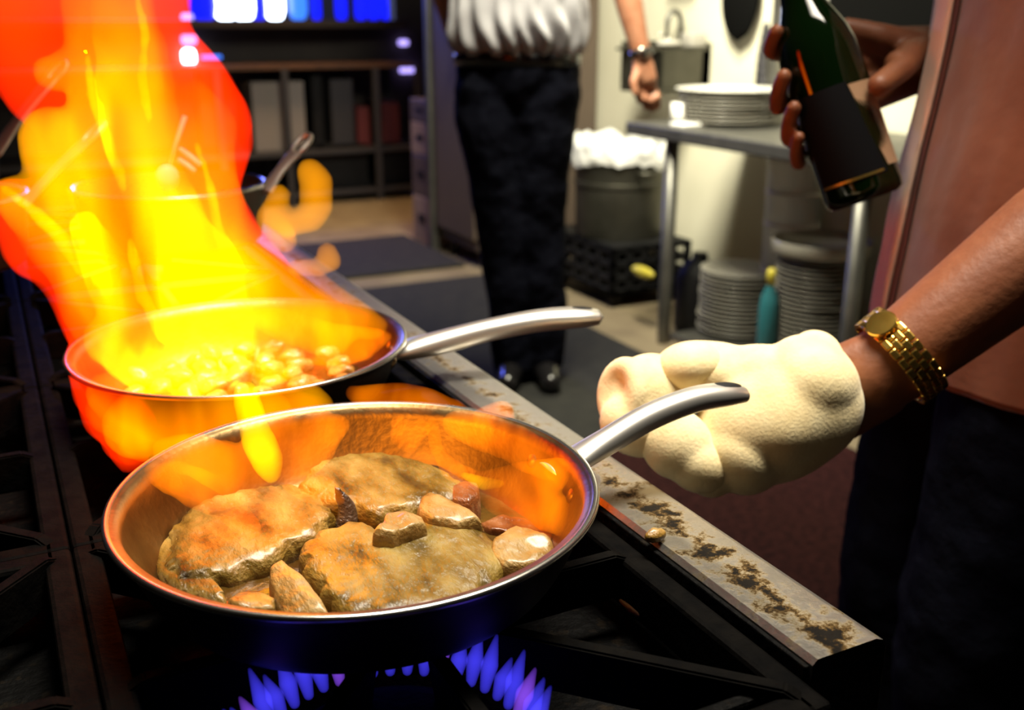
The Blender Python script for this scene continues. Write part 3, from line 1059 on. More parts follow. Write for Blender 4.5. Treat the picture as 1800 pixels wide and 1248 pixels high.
flame_part('flame_body', big, [
    [(185, -50, 85, a), (200, 60, 80, a), (215, 150, 90, a), (235, 230, 110, a), (250, 320, 125, a), (265, 420, 135, a), (290, 520, 150, a), (340, 600, 110, a)],
    [(100, 250, 60, a), (130, 310, 80, a), (160, 380, 90, a), (200, 470, 100, a)],
    [(345, 160, 26, a), (385, 225, 34, a), (390, 270, 26, a)],
    [(350, 260, 55, a), (360, 330, 60, a), (380, 420, 75, a), (440, 490, 70, a), (520, 540, 55, a), (580, 580, 45, a)],
    [(15, 345, 34, a - .02), (70, 400, 44, a - .02), (120, 470, 46, a - .02), (165, 540, 55, a - .02), (210, 600, 60, a - .02)],
    [(200, 690, 45, a - .09), (250, 730, 60, a - .10), (310, 750, 50, a - .11)],
    [(90, 130, 30, a), (140, 120, 40, a), (180, 160, 50, a)],
], F['orange'], 0.005, (0.05, 0.012))
flame_part('flame_core', big, [
    [(235, -40, 40, a), (240, 60, 42, a), (270, 150, 40, a), (285, 230, 36, a)],
    [(185, -40, 26, a), (195, 60, 32, a), (205, 150, 38, a), (225, 230, 52, a), (265, 310, 62, a), (300, 400, 64, a), (330, 480, 85, a), (350, 560, 105, a), (360, 610, 80, a)],
    [(150, 400, 30, a), (190, 480, 45, a), (240, 550, 60, a), (300, 600, 60, a)],
    [(345, 420, 40, a), (400, 500, 60, a), (440, 570, 60, a), (470, 620, 50, a)],
    [(190, 600, 45, a), (260, 640, 50, a - .03), (340, 655, 46, a - .05), (420, 655, 44, a - .05), (500, 640, 34, a - .03)],
], F['yellow'], 0.005, (0.05, 0.010))
flame_part('flame_tongue', big, [[(545, 300, 24, a + .05), (556, 320, 29, a + .05), (556, 360, 29, a + .05), (545, 385, 26, a + .05), (505, 395, 24, a + .04), (470, 385, 20, a + .03)],
                                 [(490, 345, 22, a + .04), (475, 385, 26, a + .03), (500, 420, 26, a + .02)]], F['blob'], 0.004, (0.03, 0.004))
flame_part('flame_tongue', big, [[(575, 445, 20, a + .03), (583, 458, 19, a + .03), (560, 470, 17, a + .02), (520, 470, 16, a + .02)]], F['blob'], 0.003, (0.03, 0.003))
flame_part('flame_tongue', big, [
    [(470, 590, 50, a - .02), (530, 600, 48, a - .02), (590, 605, 40, a - .02), (640, 602, 30, a - .01), (680, 592, 14, a)],
    [(480, 660, 26, a - .06), (540, 655, 24, a - .05), (600, 640, 20, a - .04), (640, 625, 12, a - .03)],
], F['thin'], 0.004, (0.03, 0.008))
flame_part('flame_haze', big, [
    [(430, 420, 40, a + .04), (480, 470, 52, a + .04), (540, 520, 55, a + .03), (600, 555, 45, a + .02), (660, 572, 24, a + .01)],
    [(420, 480, 60, a), (500, 545, 60, a), (580, 580, 50, a)],
], F['haze'], 0.005, (0.04, 0.010))
flame_part('flame_haze', big, [
    [(190, 720, 40, a - .1), (260, 755, 62, a - .12), (350, 760, 66, a - .13), (440, 750, 58, a - .13), (520, 730, 48, a - .13), (575, 715, 22, a - .13)],
], F['haze'], 0.005, (0.04, 0.010))
for wi, st in enumerate((
        [(5, 330, 9, a), (60, 370, 14, a), (110, 420, 16, a), (150, 480, 13, a)],
        [(150, 90, 7, a), (165, 170, 12, a), (190, 250, 14, a), (215, 330, 12, a)],
        [(300, 330, 10, a - .04), (330, 420, 18, a - .04), (345, 500, 18, a - .04)],
        [(345, 250, 7, a), (370, 330, 12, a), (385, 410, 14, a), (430, 480, 11, a)],
        [(230, 420, 9, a - .05), (250, 520, 15, a - .05), (290, 590, 16, a - .05)],
        [(118, 330, 7, a - .03), (150, 420, 12, a - .03), (172, 500, 11, a - .03)],
        [(240, -20, 7, a), (255, 60, 11, a), (250, 140, 12, a), (262, 210, 9, a)])):
    flame_part('flame_wisp', big, [st], F['thin_y'], 0.004, (0.03, 0.006))
# fire licking out between the two pans
b = D1 + 0.13
flame_part('flame_tongue', big, [
    [(240, 745, 60, b), (310, 735, 60, b), (390, 735, 55, b), (470, 725, 48, b), (540, 705, 40, b), (565, 715, 26, b)],
    [(235, 790, 30, b - .03), (290, 770, 40, b - .02), (350, 760, 40, b)],
    [(555, 700, 26, b), (560, 750, 22, b), (550, 770, 12, b)],
], F['orange'], 0.004, (0.04, 0.010))
flame_part('flame_tongue', big, [
    [(640, 695, 22, b), (690, 695, 28, b), (740, 705, 28, b), (800, 722, 20, b), (840, 735, 10, b)],
    [(850, 735, 22, b - .02), (880, 725, 26, b - .02), (890, 745, 20, b - .02)],
    [(620, 690, 14, b), (660, 710, 20, b)],
], F['thin'], 0.003, (0.03, 0.006))

# fire inside the front pan
small = thing('flame', 'orange flame flickering over the meat in the front pan', 'flame', (P1.x, P1.y, ZR - 0.03))
c = D1
flame_part('flame_core', small, [
    [(432, 690, 22, c + .05), (442, 730, 26, c + .04), (455, 780, 30, c + .03), (470, 815, 26, c + .02), (478, 835, 16, c + .02)],
], F['thin_y'], 0.0025, (0.03, 0.006))
flame_part('flame_tongue', small, [
    [(470, 730, 45, c + .05), (475, 780, 50, c + .04), (460, 820, 44, c + .03), (420, 850, 36, c + .02), (395, 885, 24, c)],
    [(290, 790, 24, c + .04), (340, 800, 40, c + .04), (390, 820, 45, c + .03), (430, 830, 45, c + .02)],
    [(560, 745, 30, c + .06), (530, 780, 34, c + .05), (500, 820, 34, c + .03)],
    [(520, 850, 26, c + .02), (570, 865, 26, c + .02), (600, 880, 14, c + .02)],
    [(260, 830, 18, c + .03), (300, 840, 30, c + .02), (350, 860, 36, c), (400, 890, 30, c - .01), (440, 930, 22, c - .02)],
    [(600, 745, 18, c + .07), (575, 760, 30, c + .06), (545, 800, 34, c + .04)],
], F['thin'], 0.003, (0.03, 0.008))
flame_part('flame_tongue', small, [
    [(700, 745, 16, c + .08), (712, 770, 24, c + .08), (722, 785, 16, c + .08)],
    [(760, 745, 10, c + .07), (765, 790, 13, c + .06), (795, 830, 17, c + .04), (845, 850, 24, c + .02), (900, 850, 34, c + .02), (950, 840, 34, c + .03), (1000, 825, 24, c + .05), (1030, 838, 8, c + .05)],
    [(800, 745, 26, c + .09), (860, 760, 34, c + .09), (920, 790, 36, c + .08), (975, 820, 30, c + .06)],
    [(880, 870, 34, c + .02), (930, 890, 40, c + .02), (975, 900, 34, c + .03), (1000, 930, 18, c + .02)],
    [(690, 770, 12, c + .08), (740, 755, 20, c + .08)],
], F['thin'], 0.003, (0.03, 0.007))
flame_part('flame_core', small, [
    [(815, 835, 7, c + .03), (850, 850, 13, c + .02), (880, 850, 8, c + .02)],
], F['thin_y'], 0.0015, None)

gl = bpy.data.lights.new('flame_glow', 'POINT')
gl.energy = 0.42; gl.color = (1.0, 0.33, 0.02); gl.shadow_soft_size = 0.03
go = bpy.data.objects.new('flame_glow', gl); COL.objects.link(go)
go.location = at(520, 800, c + 0.02) + Vector((0, 0, 0.035))
# gas ring under the front pan: blue jets
ringc = onz(690, 1328, TZ + 0.028)
gas = thing('gas_flame', 'ring of blue gas jets burning under the front frying pan', 'flame', ringc)
for k in range(46):
    q = 2 * PI * k / 46
    dq = Vector((math.cos(q), math.sin(q), 0))
    bm = bmesh.new()
    o_ = ringc + dq * 0.068
    hgt_ = 0.024 + 0.006 * math.sin(k * 2.3)
    add_chain(bm, [o_, o_ + dq * 0.004 + Vector((0, 0, hgt_ * .45)), o_ + dq * 0.010 + Vector((0, 0, hgt_))], [0.0030, 0.0050, 0.0012], 2, 10)
    j = obj('jet', bm, F['blue'] if k % 6 else F['violet'], gas)
    remesh(j, 0.0009, 3)
# and the faint one under the second pan

# ------------------------------------------------------------------ people
HD = RZ3 @ Vector((0, 1, 0))       # level direction the camera looks in
UZ = Vector((0, 0, 1))


def atp(px, py, hy):
    d = ray(px, py)
    return CAM + d * (hy / d.dot(HD))


def densify(pts, rad, k=3):
    P, R = [], []
    for i in range(len(pts) - 1):
        for j in range(k):
            f = j / k
            P.append(pts[i].lerp(pts[i + 1], f)); R.append(rad[i] + (rad[i + 1] - rad[i]) * f)
    P.append(pts[-1]); R.append(rad[-1])
    return P, R


def head(bm, c, f, s, k=1.0):
    """c head centre, f facing, s to the person's left"""
    up = f.cross(s) * -1 if f.cross(s).z < 0 else f.cross(s)
    R = Matrix((f, s, up)).transposed().to_4x4()
    def ell(o, r):
        add_sphere(bm, c + f * o[0] * k + s * o[1] * k + up * o[2] * k, (r[0] * k, r[1] * k, r[2] * k), 3, R)
    ell((0, 0, 0.025), (0.095, 0.075, 0.095))
    ell((0.02, 0, -0.04), (0.072, 0.062, 0.075))
    ell((0.06, 0, -0.085), (0.026, 0.028, 0.02))
    ell((0.098, 0, -0.018), (0.014, 0.011, 0.026))
    ell((0.104, 0, -0.034), (0.014, 0.016, 0.010))
    ell((0.080, 0, -0.060), (0.014, 0.024, 0.007))
    ell((0.080, 0, -0.070), (0.013, 0.021, 0.006))
    ell((0.084, 0, 0.022), (0.012, 0.05, 0.008))
    for q in (-1, 1):
        ell((-0.005, q * 0.077, -0.01), (0.018, 0.008, 0.03))
    return R


def head_extras(root, c, f, s, k=1.0):
    up = f.cross(s) * -1 if f.cross(s).z < 0 else f.cross(s)
    R = Matrix((f, s, up)).transposed().to_4x4()
    for q in (-1, 1):
        bm = bmesh.new()
        ec = c + f * 0.0805 * k + s * q * 0.031 * k + up * 0.002 * k
        add_sphere(bm, ec, (0.0095 * k, 0.0095 * k, 0.006 * k), 3)
        e_ = obj('eye', bm, M['china_grey'], root)
        bm = bmesh.new(); add_sphere(bm, ec + f * 0.0062 * k, 0.0042 * k, 2)
        obj('iris', bm, M['hair'], e_)
    bm = bmesh.new()
    add_sphere(bm, c - f * 0.012 * k + up * 0.045 * k, (0.100 * k, 0.084 * k, 0.088 * k), 4, R)
    for v in list(bm.verts):
        q = v.co - c
        if q.dot(f) > 0.05 * k and q.dot(up) < 0.06 * k or q.dot(up) < -0.03 * k:
            v.co -= (v.co - (c - f * 0.01 * k + up * 0.03 * k)) * 0.22
        v.co += (v.co - c).normalized() * 0.006 * noise.noise(v.co * 60)
    obj('hair', bm, M['hair'], root)


def loft(bm, c, rows, f, l, seg=72, a0=0.0, a1=2 * PI, off=0.0, fold=0.0, freq=9, power=2.2, thick=0.0, seed=0.0):
    """rows: (z, centre shift along f, half depth front, half depth back, half width)"""
    full = abs(a1 - a0 - 2 * PI) < 1e-6
    n = seg if full else seg + 1
    R = []
    for z, sh, df, dk, hw in rows:
        ring = []
        for k in range(n):
            q = a0 + (a1 - a0) * k / seg
            cq, sq = math.cos(q), math.sin(q)
            e = 2 / power
            x = math.copysign(abs(cq) ** e, cq); y = math.copysign(abs(sq) ** e, sq)
            rx = (df if cq > 0 else dk) + off
            ry = hw + off
            nv = Vector((cq * freq * 0.35 + seed, sq * freq * 0.35, z * 2.2))
            w_ = 1 + fold * (noise.noise(nv * 1.6) + 0.6 * noise.noise(nv * 3.7))
            ring.append(bm.verts.new(Vector((c.x, c.y, z)) + f * (sh + x * rx * w_) + l * (y * ry * w_)))
        R.append(ring)
    for i in range(len(R) - 1):
        for k in range(seg):
            k2 = (k + 1) % n
            bm.faces.new((R[i][k], R[i][k2], R[i + 1][k2], R[i + 1][k]))
    if full:
        bm.faces.new(R[0][::-1]); bm.faces.new(R[-1])


def smooth_rows(rows, k=6):
    out = []
    for i in range(len(rows) - 1):
        p0 = rows[max(i - 1, 0)]; a = rows[i]; b = rows[i + 1]; p3 = rows[min(i + 2, len(rows) - 1)]
        for j in range(k):
            t = j / k
            out.append(tuple(0.5 * (2 * a[q] + (b[q] - p0[q]) * t + (2 * p0[q] - 5 * a[q] + 4 * b[q] - p3[q]) * t * t + (-p0[q] + 3 * a[q] - 3 * b[q] + p3[q]) * t ** 3) for q in range(len(a))))
    out.append(rows[-1])
    return out


# ---- the wine bottle (its frame is used by the hand)
BD = 1.09
BB = at(1522, 352, BD)
BN = at(1406, 0, BD - 0.01)
ba = (BN - BB).normalized()
be1 = (RGT - ba * RGT.dot(ba)).normalized()
be2 = be1.cross(ba)
if be2.dot(FWD) > 0:
    be2 = -be2
brot = Matrix((be1, be2, ba)).transposed()
BR = 0.0415
bottle = thing('wine_bottle', 'dark green wine bottle tilted in the hand of the cook', 'bottle', BB)
bm = bmesh.new()
bprof = [(0, 0.012), (BR * 0.55, 0.006), (BR * 0.86, 0.0), (BR * 0.97, 0.004), (BR, 0.012), (BR, 0.150), (BR * 0.985, 0.163), (BR * 0.90, 0.181),
         (BR * 0.74, 0.199), (BR * 0.55, 0.217), (BR * 0.42, 0.236), (BR * 0.37, 0.26), (BR * 0.345, 0.30), (BR * 0.40, 0.302), (BR * 0.40, 0.316), (BR * 0.33, 0.318), (0, 0.318)]
add_lathe(bm, bprof, BB, 64, brot)
obj('glass', bm, M['green_glass'], bottle, flat_angle=50)
bm = bmesh.new()
def wrap(bm, r, z0, z1, a0, a1, seg=40, sl=0.0):
    V = []
    for k in range(seg + 1):
        q = a0 + (a1 - a0) * k / seg
        w_ = sl * (1 - k / seg)
        V.append([bm.verts.new(BB + (be1 * math.cos(q - w_ * lo) + be2 * math.sin(q - w_ * lo)) * rr + ba * z) for rr, z, lo in ((r, z0, 1), (r, z1, 0), (r + 0.0004, z1, 0), (r + 0.0004, z0, 1))])
    for k in range(seg):
        for j in range(4):
            bm.faces.new((V[k][j], V[k][(j + 1) % 4], V[k + 1][(j + 1) % 4], V[k + 1][j]))
    bm.faces.new(V[0]); bm.faces.new(V[-1][::-1])
wrap(bm, BR + 0.0002, 0.028, 0.118, math.radians(84), math.radians(-75), sl=0.4)
obj('label', bm, M['label_tan'], bottle, flat_angle=50)['label'] = 'tan paper label'
bm = bmesh.new()
wrap(bm, BR + 0.0002, 0.022, 0.122, math.radians(86), math.radians(170), sl=0.36)
lb = obj('back_label', bm, M['label_dark'], bottle, flat_angle=50)
lb['label'] = 'dark back label'
bm = bmesh.new()
wrap(bm, BR + 0.0007, 0.0235, 0.026, math.radians(72), math.radians(168))
obj('gold_line', bm, M['label_gold'], lb, flat_angle=50)['label'] = 'gold line along the label foot'


def bp(phi, h, rad):
    q = math.radians(phi)
    return BB + ba * h + (be1 * math.cos(q) + be2 * math.sin(q)) * rad


# ---- the cook
cf = -RGT.copy()                       # he faces to the left across the picture
cf.z = 0; cf.normalize()
cl = UZ.cross(cf)                      # his left, towards the camera
cc = at(1862, 300, 1.04); cc.z = 0
def cook(df, dl, z):
    return Vector((cc.x, cc.y, z)) + cf * df + cl * dl
bm = bmesh.new()
# trunk
for p, r in (((0.0, 0, 0.92), (0.11, 0.155, 0.13)), ((0.0, 0, 1.05), (0.105, 0.14, 0.16)), ((0.0, 0, 1.22), (0.105, 0.15, 0.17)), ((-0.005, 0, 1.33), (0.075, 0.155, 0.07))):
    add_sphere(bm, cook(*p), r, 3, Matrix((cf, cl, UZ)).transposed().to_4x4())
HDc = cook(0.06, 0.0, 1.60)
add_chain(bm, [cook(0, 0, 1.36), cook(0.03, 0, 1.47), cook(0.05, 0, 1.55)], [0.06, 0.054, 0.055], 3, 20)
head(bm, HDc, (cf * 0.9 - UZ * 0.43).normalized(), cl)
for s in (-1, 1):
    P, R = densify([cook(0, s * 0.09, 0.90), cook(0.03, s * 0.10, 0.50), cook(-0.01, s * 0.10, 0.10)], [0.078, 0.052, 0.036])
    add_chain(bm, P, R, 2, 16)
    P, R = densify([cook(-0.03, s * 0.10, 0.075), cook(0.07, s * 0.11, 0.055), cook(0.15, s * 0.115, 0.045)], [0.03, 0.034, 0.026])
    add_chain(bm, P, R, 2, 16)
# left arm: shoulder, elbow, wrist to the pan handle
LS = cook(0.0, 0.185, 1.325)
LE = at(1965, 330, 0.80)
LW = at(1535, 662, 0.830)
LH = at(1430, 715, 0.845)
P, R = densify([LS, LS.lerp(LE, .45), LE], [0.056, 0.048, 0.042]); add_chain(bm, P, R, 2, 20)
P, R = densify([LE, LE.lerp(LW, .25), LE.lerp(LW, .6), LW], [0.043, 0.045, 0.039, 0.033]); add_chain(bm, P, R, 3, 20)
# left hand closing round the handle inside the cloth
hv = (LH - LW).normalized()
side = UZ - hv * UZ.dot(hv); side.normalize()
pn = -FWD + hv * FWD.dot(hv); pn.normalize()
for i in range(4):
    o_ = side * (0.030 - 0.020 * i)
    k0 = LH + o_ + hv * 0.012
    P, R = densify([LW + o_ * 0.6, k0], [0.019, 0.0125]); add_chain(bm, P, R, 2, 14)
    L = (1.0, 1.08, 1.0, 0.8)[i]
    a1 = k0 + (hv * 0.9 + pn * 0.35).normalized() * 0.036 * L
    a2 = a1 + (hv * 0.1 + pn * 0.95).normalized() * 0.022 * L
    a3 = a2 + (-hv * 0.8 + pn * 0.3).normalized() * 0.017 * L
    add_chain(bm, [k0, a1, a2, a3], [0.0105, 0.0095, 0.0088, 0.0075], 2, 14)
th0 = LW + hv * 0.035 + side * 0.028
th1 = th0 + (hv * 0.6 + side * 0.4 + pn * 0.5).normalized() * 0.04
th2 = th1 + (hv * 0.8 - side * 0.1 + pn * 0.4).normalized() * 0.03
add_chain(bm, [LW + side * 0.012, th0, th1, th2], [0.017, 0.0135, 0.0115, 0.009], 2, 14)
# right arm: forearm across the front, hand round the bottle
RS = cook(0.0, -0.185, 1.325)
RW = at(1645, 92, 1.165)
RE = RW + (cook(0, -0.16, 1.03) - RW).normalized() * 0.245
P, R = densify([RS, RS.lerp(RE, .5), RE], [0.056, 0.047, 0.041]); add_chain(bm, P, R, 2, 20)
P, R = densify([RE, RE.lerp(RW, .3), RW], [0.041, 0.040, 0.027]); add_chain(bm, P, R, 3, 20)
knk = [bp(-62, 0.180, 0.046), bp(-66, 0.150, 0.052), bp(-68, 0.124, 0.053), bp(-68, 0.100, 0.051)]
for i, k0 in enumerate(knk):
    w0 = RW + (knk[i] - knk[1]) * 0.35
    P, R = densify([w0, w0.lerp(k0, 0.5) + (k0 - w0).cross(ba).normalized() * 0.0, k0], [0.020, 0.0165, 0.0125], 4)
    add_chain(bm, P, R, 2, 14)
fing = [
    [(-62, .180, .046), (-108, .180, .045), (-156, .185, .043), (-196, .198, .038)],
    [(-66, .150, .052), (-112, .134, .053), (-162, .126, .054), (-204, .150, .052)],
    [(-68, .124, .053), (-114, .102, .053), (-164, .090, .054), (-204, .116, .0525)],
    [(-68, .100, .051), (-110, .076, .052), (-156, .062, .053), (-194, .086, .052)],
]
fr = [(0.0115, 0.0105, 0.0098, 0.0080), (0.012, 0.011, 0.0102, 0.0084), (0.0115, 0.0105, 0.0098, 0.008), (0.0105, 0.0095, 0.0088, 0.0072)]
for pts, r in zip(fing, fr):
    P, R = [], []
    for i in range(3):
        for k in range(3):
            f = k / 3
            q = [pts[i][j] + (pts[i + 1][j] - pts[i][j]) * f for j in range(3)]
            bulge = 0.0012 if k else 0
            P.append(bp(*q)); R.append(r[i] + (r[i + 1] - r[i]) * f - bulge * 0.4)
    P.append(bp(*pts[3])); R.append(r[3])
    add_chain(bm, P, R, 2, 14)
# web and thumb
add_chain(bm, [RW, at(1600, 84, 1.135), at(1545, 66, 1.125), at(1490, 50, 1.125)], [0.026, 0.020, 0.016, 0.012], 3, 18)
tb = [at(1625, 95, 1.145), at(1598, 100, 1.10), at(1583, 122, 1.065), at(1545, 150, 1.040)]
P, R = densify(tb, [0.022, 0.0175, 0.0135, 0.0120]); add_chain(bm, P, R, 3, 18)
add_sphere(bm, at(1578, 112, 1.075), 0.0145, 3)
person = obj('person', bm, M['skin2'])
tag(person, 'cook in a peach tunic holding a green bottle, reaching for the front pan', 'person')
remesh(person, 0.0032, 5, 0.5)
head_extras(person, HDc, (cf * 0.9 - UZ * 0.43).normalized(), cl)
# thumb nail and finger nails
bm = bmesh.new()
# tunic
rows = smooth_rows([(0.808, 0.0, 0.146, 0.13, 0.205), (0.87, 0.0, 0.144, 0.128, 0.200), (0.98, 0.0, 0.134, 0.122, 0.19), (1.08, 0.0, 0.120, 0.12, 0.188), (1.17, 0.0, 0.112, 0.118, 0.192),
                    (1.27, 0.0, 0.110, 0.112, 0.205), (1.34, 0.0, 0.098, 0.095, 0.195), (1.39, 0.0, 0.075, 0.075, 0.12), (1.42, 0.01, 0.062, 0.062, 0.066)])
loft(bm, cc, rows, cf, cl, 120, fold=0.03, freq=8)
tunic = obj('tunic', bm, M['peach'], person)
for s, S, E in ((1, LS, LE), (-1, RS, RE)):
    bm = bmesh.new()
    P, R = densify([S - cl * s * 0.08 + UZ * 0.015, S + UZ * 0.006, S.lerp(E, .3), S.lerp(E, .72)], [0.070, 0.074, 0.070, 0.066], 6)
    add_tube(bm, P, R, 28)
    add_sphere(bm, S + UZ * 0.006, 0.076, 3)
    for v in bm.verts:
        v.co += Vector((1, 1, 0)) * 0.006 * noise.noise(v.co * 30)
    obj('sleeve', bm, M['peach'], tunic)
# overlapping front edge of the tunic, the groove's shade painted as a dark strip
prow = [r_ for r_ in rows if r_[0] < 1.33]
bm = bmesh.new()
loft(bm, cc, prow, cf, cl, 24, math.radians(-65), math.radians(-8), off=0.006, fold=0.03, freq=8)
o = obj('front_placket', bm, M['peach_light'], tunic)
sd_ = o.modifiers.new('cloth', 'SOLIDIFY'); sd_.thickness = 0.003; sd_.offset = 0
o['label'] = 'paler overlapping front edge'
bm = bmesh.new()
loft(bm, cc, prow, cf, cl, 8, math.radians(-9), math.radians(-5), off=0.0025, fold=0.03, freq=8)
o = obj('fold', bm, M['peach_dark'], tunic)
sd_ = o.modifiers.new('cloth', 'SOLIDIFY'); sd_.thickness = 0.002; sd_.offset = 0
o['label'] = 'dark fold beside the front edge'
# trousers
bm = bmesh.new()
add_sphere(bm, cook(0, 0, 0.86), (0.128, 0.175, 0.13), 3, Matrix((cf, cl, UZ)).transposed().to_4x4())
for s in (-1, 1):
    P, R = densify([cook(0.01, s * 0.088, 0.84), cook(0.055, s * 0.10, 0.50), cook(0.03, s * 0.105, 0.28), cook(0.015, s * 0.105, 0.07)], [0.108, 0.088, 0.080, 0.078], 5)
    add_chain(bm, P, R, 3, 24)
o = obj('trousers', bm, M['navy2'], person)
remesh(o, 0.007, 3); displace(o, 0.07, 0.015)
for s in (-1, 1):
    bm = bmesh.new()
    P, R = densify([cook(-0.04, s * 0.10, 0.062), cook(0.05, s * 0.11, 0.060), cook(0.15, s * 0.115, 0.052), cook(0.19, s * 0.118, 0.046)], [0.043, 0.046, 0.042, 0.030])
    add_chain(bm, P, R, 2, 16)
    o = obj('shoe', bm, M['leather'], person); remesh(o, 0.005, 3)

# gold bracelet watch
wc = LW.lerp(LE, 0.115)
wx = (LE - LW).normalized()
wy = (UZ - wx * UZ.dot(wx)).normalized()
wz = wx.cross(wy)
watch = thing('wristwatch', 'gold link wristwatch on the arm of the cook above the cloth', 'watch', wc)
bm = bmesh.new()
WR = 0.0395
for row in range(4):
    for k in range(26):
        q = 2 * PI * (k + 0.5 * (row % 2)) / 26
        rd = wy * math.cos(q) + wz * math.sin(q)
        tg = -wy * math.sin(q) + wz * math.cos(q)
        add_obox(bm, wc + rd * WR + wx * (0.0058 * (row - 1.5)), wx, tg, rd, 0.0062, 0.0088, 0.0042, 0.0012)
obj('band', bm, M['gold'], watch, smooth=False)
bm = bmesh.new()
fd = (wy * 0.9 + wz * (0.3 if wz.dot(FWD) < 0 else -0.3)).normalized()
rotw = fd.to_track_quat('Z', 'Y').to_matrix()
add_lathe(bm, [(0, 0), (0.0115, 0), (0.0125, 0.002), (0.0125, 0.005), (0.0115, 0.006), (0, 0.0064)], wc + fd * (WR - 0.001), 40, rotw)
obj('watch_case', bm, M['gold'], watch, flat_angle=40)

# folded cloth in the cook's hand
def ell(bm, px, py, D, rx, ry, rz, ang=0.0, yaw=0.0):
    """ellipsoid: rx along the picture direction ang (degrees), ry across it, rz in depth; radii in pixels at D"""
    k = D / FPX
    q = math.radians(ang)
    X = RGT * math.cos(q) + UPV * math.sin(q)
    Y = -RGT * math.sin(q) + UPV * math.cos(q)
    add_sphere(bm, at(px, py, D), (rx * k, ry * k, rz * k), 4, Matrix((X, Y, -FWD)).transposed().to_4x4())
bm = bmesh.new()
ell(bm, 1365, 735, 0.800, 150, 112, 92, 20)
ell(bm, 1415, 680, 0.800, 88, 92, 90, -20)
ell(bm, 1435, 625, 0.815, 44, 42, 60, -50)
ell(bm, 1300, 800, 0.795, 80, 62, 70, -30)
ell(bm, 1240, 835, 0.795, 45, 36, 50, -30)
ell(bm, 1250, 660, 0.815, 105, 58, 75, -2)
ell(bm, 1335, 650, 0.810, 80, 45, 70, 0)
towel = obj('towel', bm, M['towel'])
tag(towel, 'thick cream cloth folded round the hand at the front pan handle', 'towel')
remesh(towel, 0.0028, 8, 0.5); displace(towel, 0.05, 0.007, 0)
bm = bmesh.new()
ell(bm, 1140, 705, 0.810, 78, 84, 62, 10)
ax_ = (-RGT * 0.80 - FWD * 0.55 + UPV * 0.1).normalized()
u_ = UPV - ax_ * UPV.dot(ax_); u_.normalize(); v_ = ax_.cross(u_)
rc_ = at(1096, 692, 0.797)
rp2 = [rc_ + u_ * (0.0205 * math.cos(q)) + v_ * (0.017 * math.sin(q)) for q in [2 * PI * k / 20 for k in range(21)]]
add_chain(bm, rp2, [0.0105] * 21, 2, 12)
add_chain(bm, [p - ax_ * 0.014 for p in rp2], [0.0115] * 21, 2, 12)
ell(bm, 1120, 745, 0.795, 66, 58, 50, -25)
o = obj('fold', bm, M['towel'], towel)
remesh(o, 0.0026, 6, 0.5); displace(o, 0.05, 0.004, 0)
bm = bmesh.new()
ell(bm, 1190, 780, 0.785, 70, 62, 45, -42)
ell(bm, 1225, 815, 0.785, 60, 50, 45, -42)
o = obj('fold', bm, M['towel'], towel)
remesh(o, 0.0026, 6, 0.5); displace(o, 0.05, 0.004, 0)
bm = bmesh.new()
ell(bm, 1215, 645, 0.800, 60, 44, 50, 12)
o = obj('fold', bm, M['towel'], towel)
remesh(o, 0.0026, 6, 0.5); displace(o, 0.05, 0.004, 0)

# ---- the waiter in the background
WY = (onz(915, 672, 0.0) - CAM).dot(HD)
k_ = WY / FPX * 1.02
def wp(px, py, dy=0.0):
    return atp(px, py, WY + dy)
wf = -HD.copy(); wl = UZ.cross(wf)
wcen = wp(910, 90); wcen.z = 0
def wt(dl, df, z):
    return Vector((wcen.x, wcen.y, z)) + wl * dl + wf * df
bm = bmesh.new()
RM = Matrix((wf, wl, UZ)).transposed().to_4x4()
for p, r in (((0, 0, 1.0), (0.11, 0.165, 0.12)), ((0, 0, 1.15), (0.11, 0.155, 0.16)), ((0, 0, 1.34), (0.115, 0.165, 0.17)), ((0, -0.01, 1.45), (0.08, 0.17, 0.07))):
    add_sphere(bm, wt(*p), r, 3, RM)
add_chain(bm, [wt(0, 0, 1.48), wt(0, 0.02, 1.60)], [0.062, 0.056], 3, 18)
WH = wt(0, 0.03, 1.72)
head(bm, WH, wf, wl)
# his left arm (right in the picture) hangs to the table corner
A = [wt(0.20, 0, 1.44), wp(1095, -40, 0.02), wp(1128, 98, -0.02)]
P, R = densify([A[0], A[0].lerp(A[1], .5), A[1]], [0.058, 0.05, 0.043]); add_chain(bm, P, R, 2, 16)
P, R = densify([A[1], A[1].lerp(A[2], .35), A[2]], [0.043, 0.041, 0.029]); add_chain(bm, P, R, 2, 16)
hb = wp(1137, 140, -0.03)
add_chain(bm, [A[2], wp(1131, 120, -.025), hb], [0.028, 0.034, 0.032], 3, 16)
for i, (x, y) in enumerate(((1122, 178), (1134, 190), (1146, 194), (1156, 188))):
    k0 = wp(1124 + 8 * i, 152, -0.03 + 0.006 * i)
    k1 = wp(x - 1, y - 16, -0.05)
    add_chain(bm, [hb, k0, k1, wp(x + 1, y, -0.035)], [0.02, 0.0125, 0.011, 0.009], 2, 12)
add_chain(bm, [wp(1122, 125, -0.04), wp(1114, 145, -0.06), wp(1117, 165, -0.07)], [0.017, 0.013, 0.010], 2, 12)
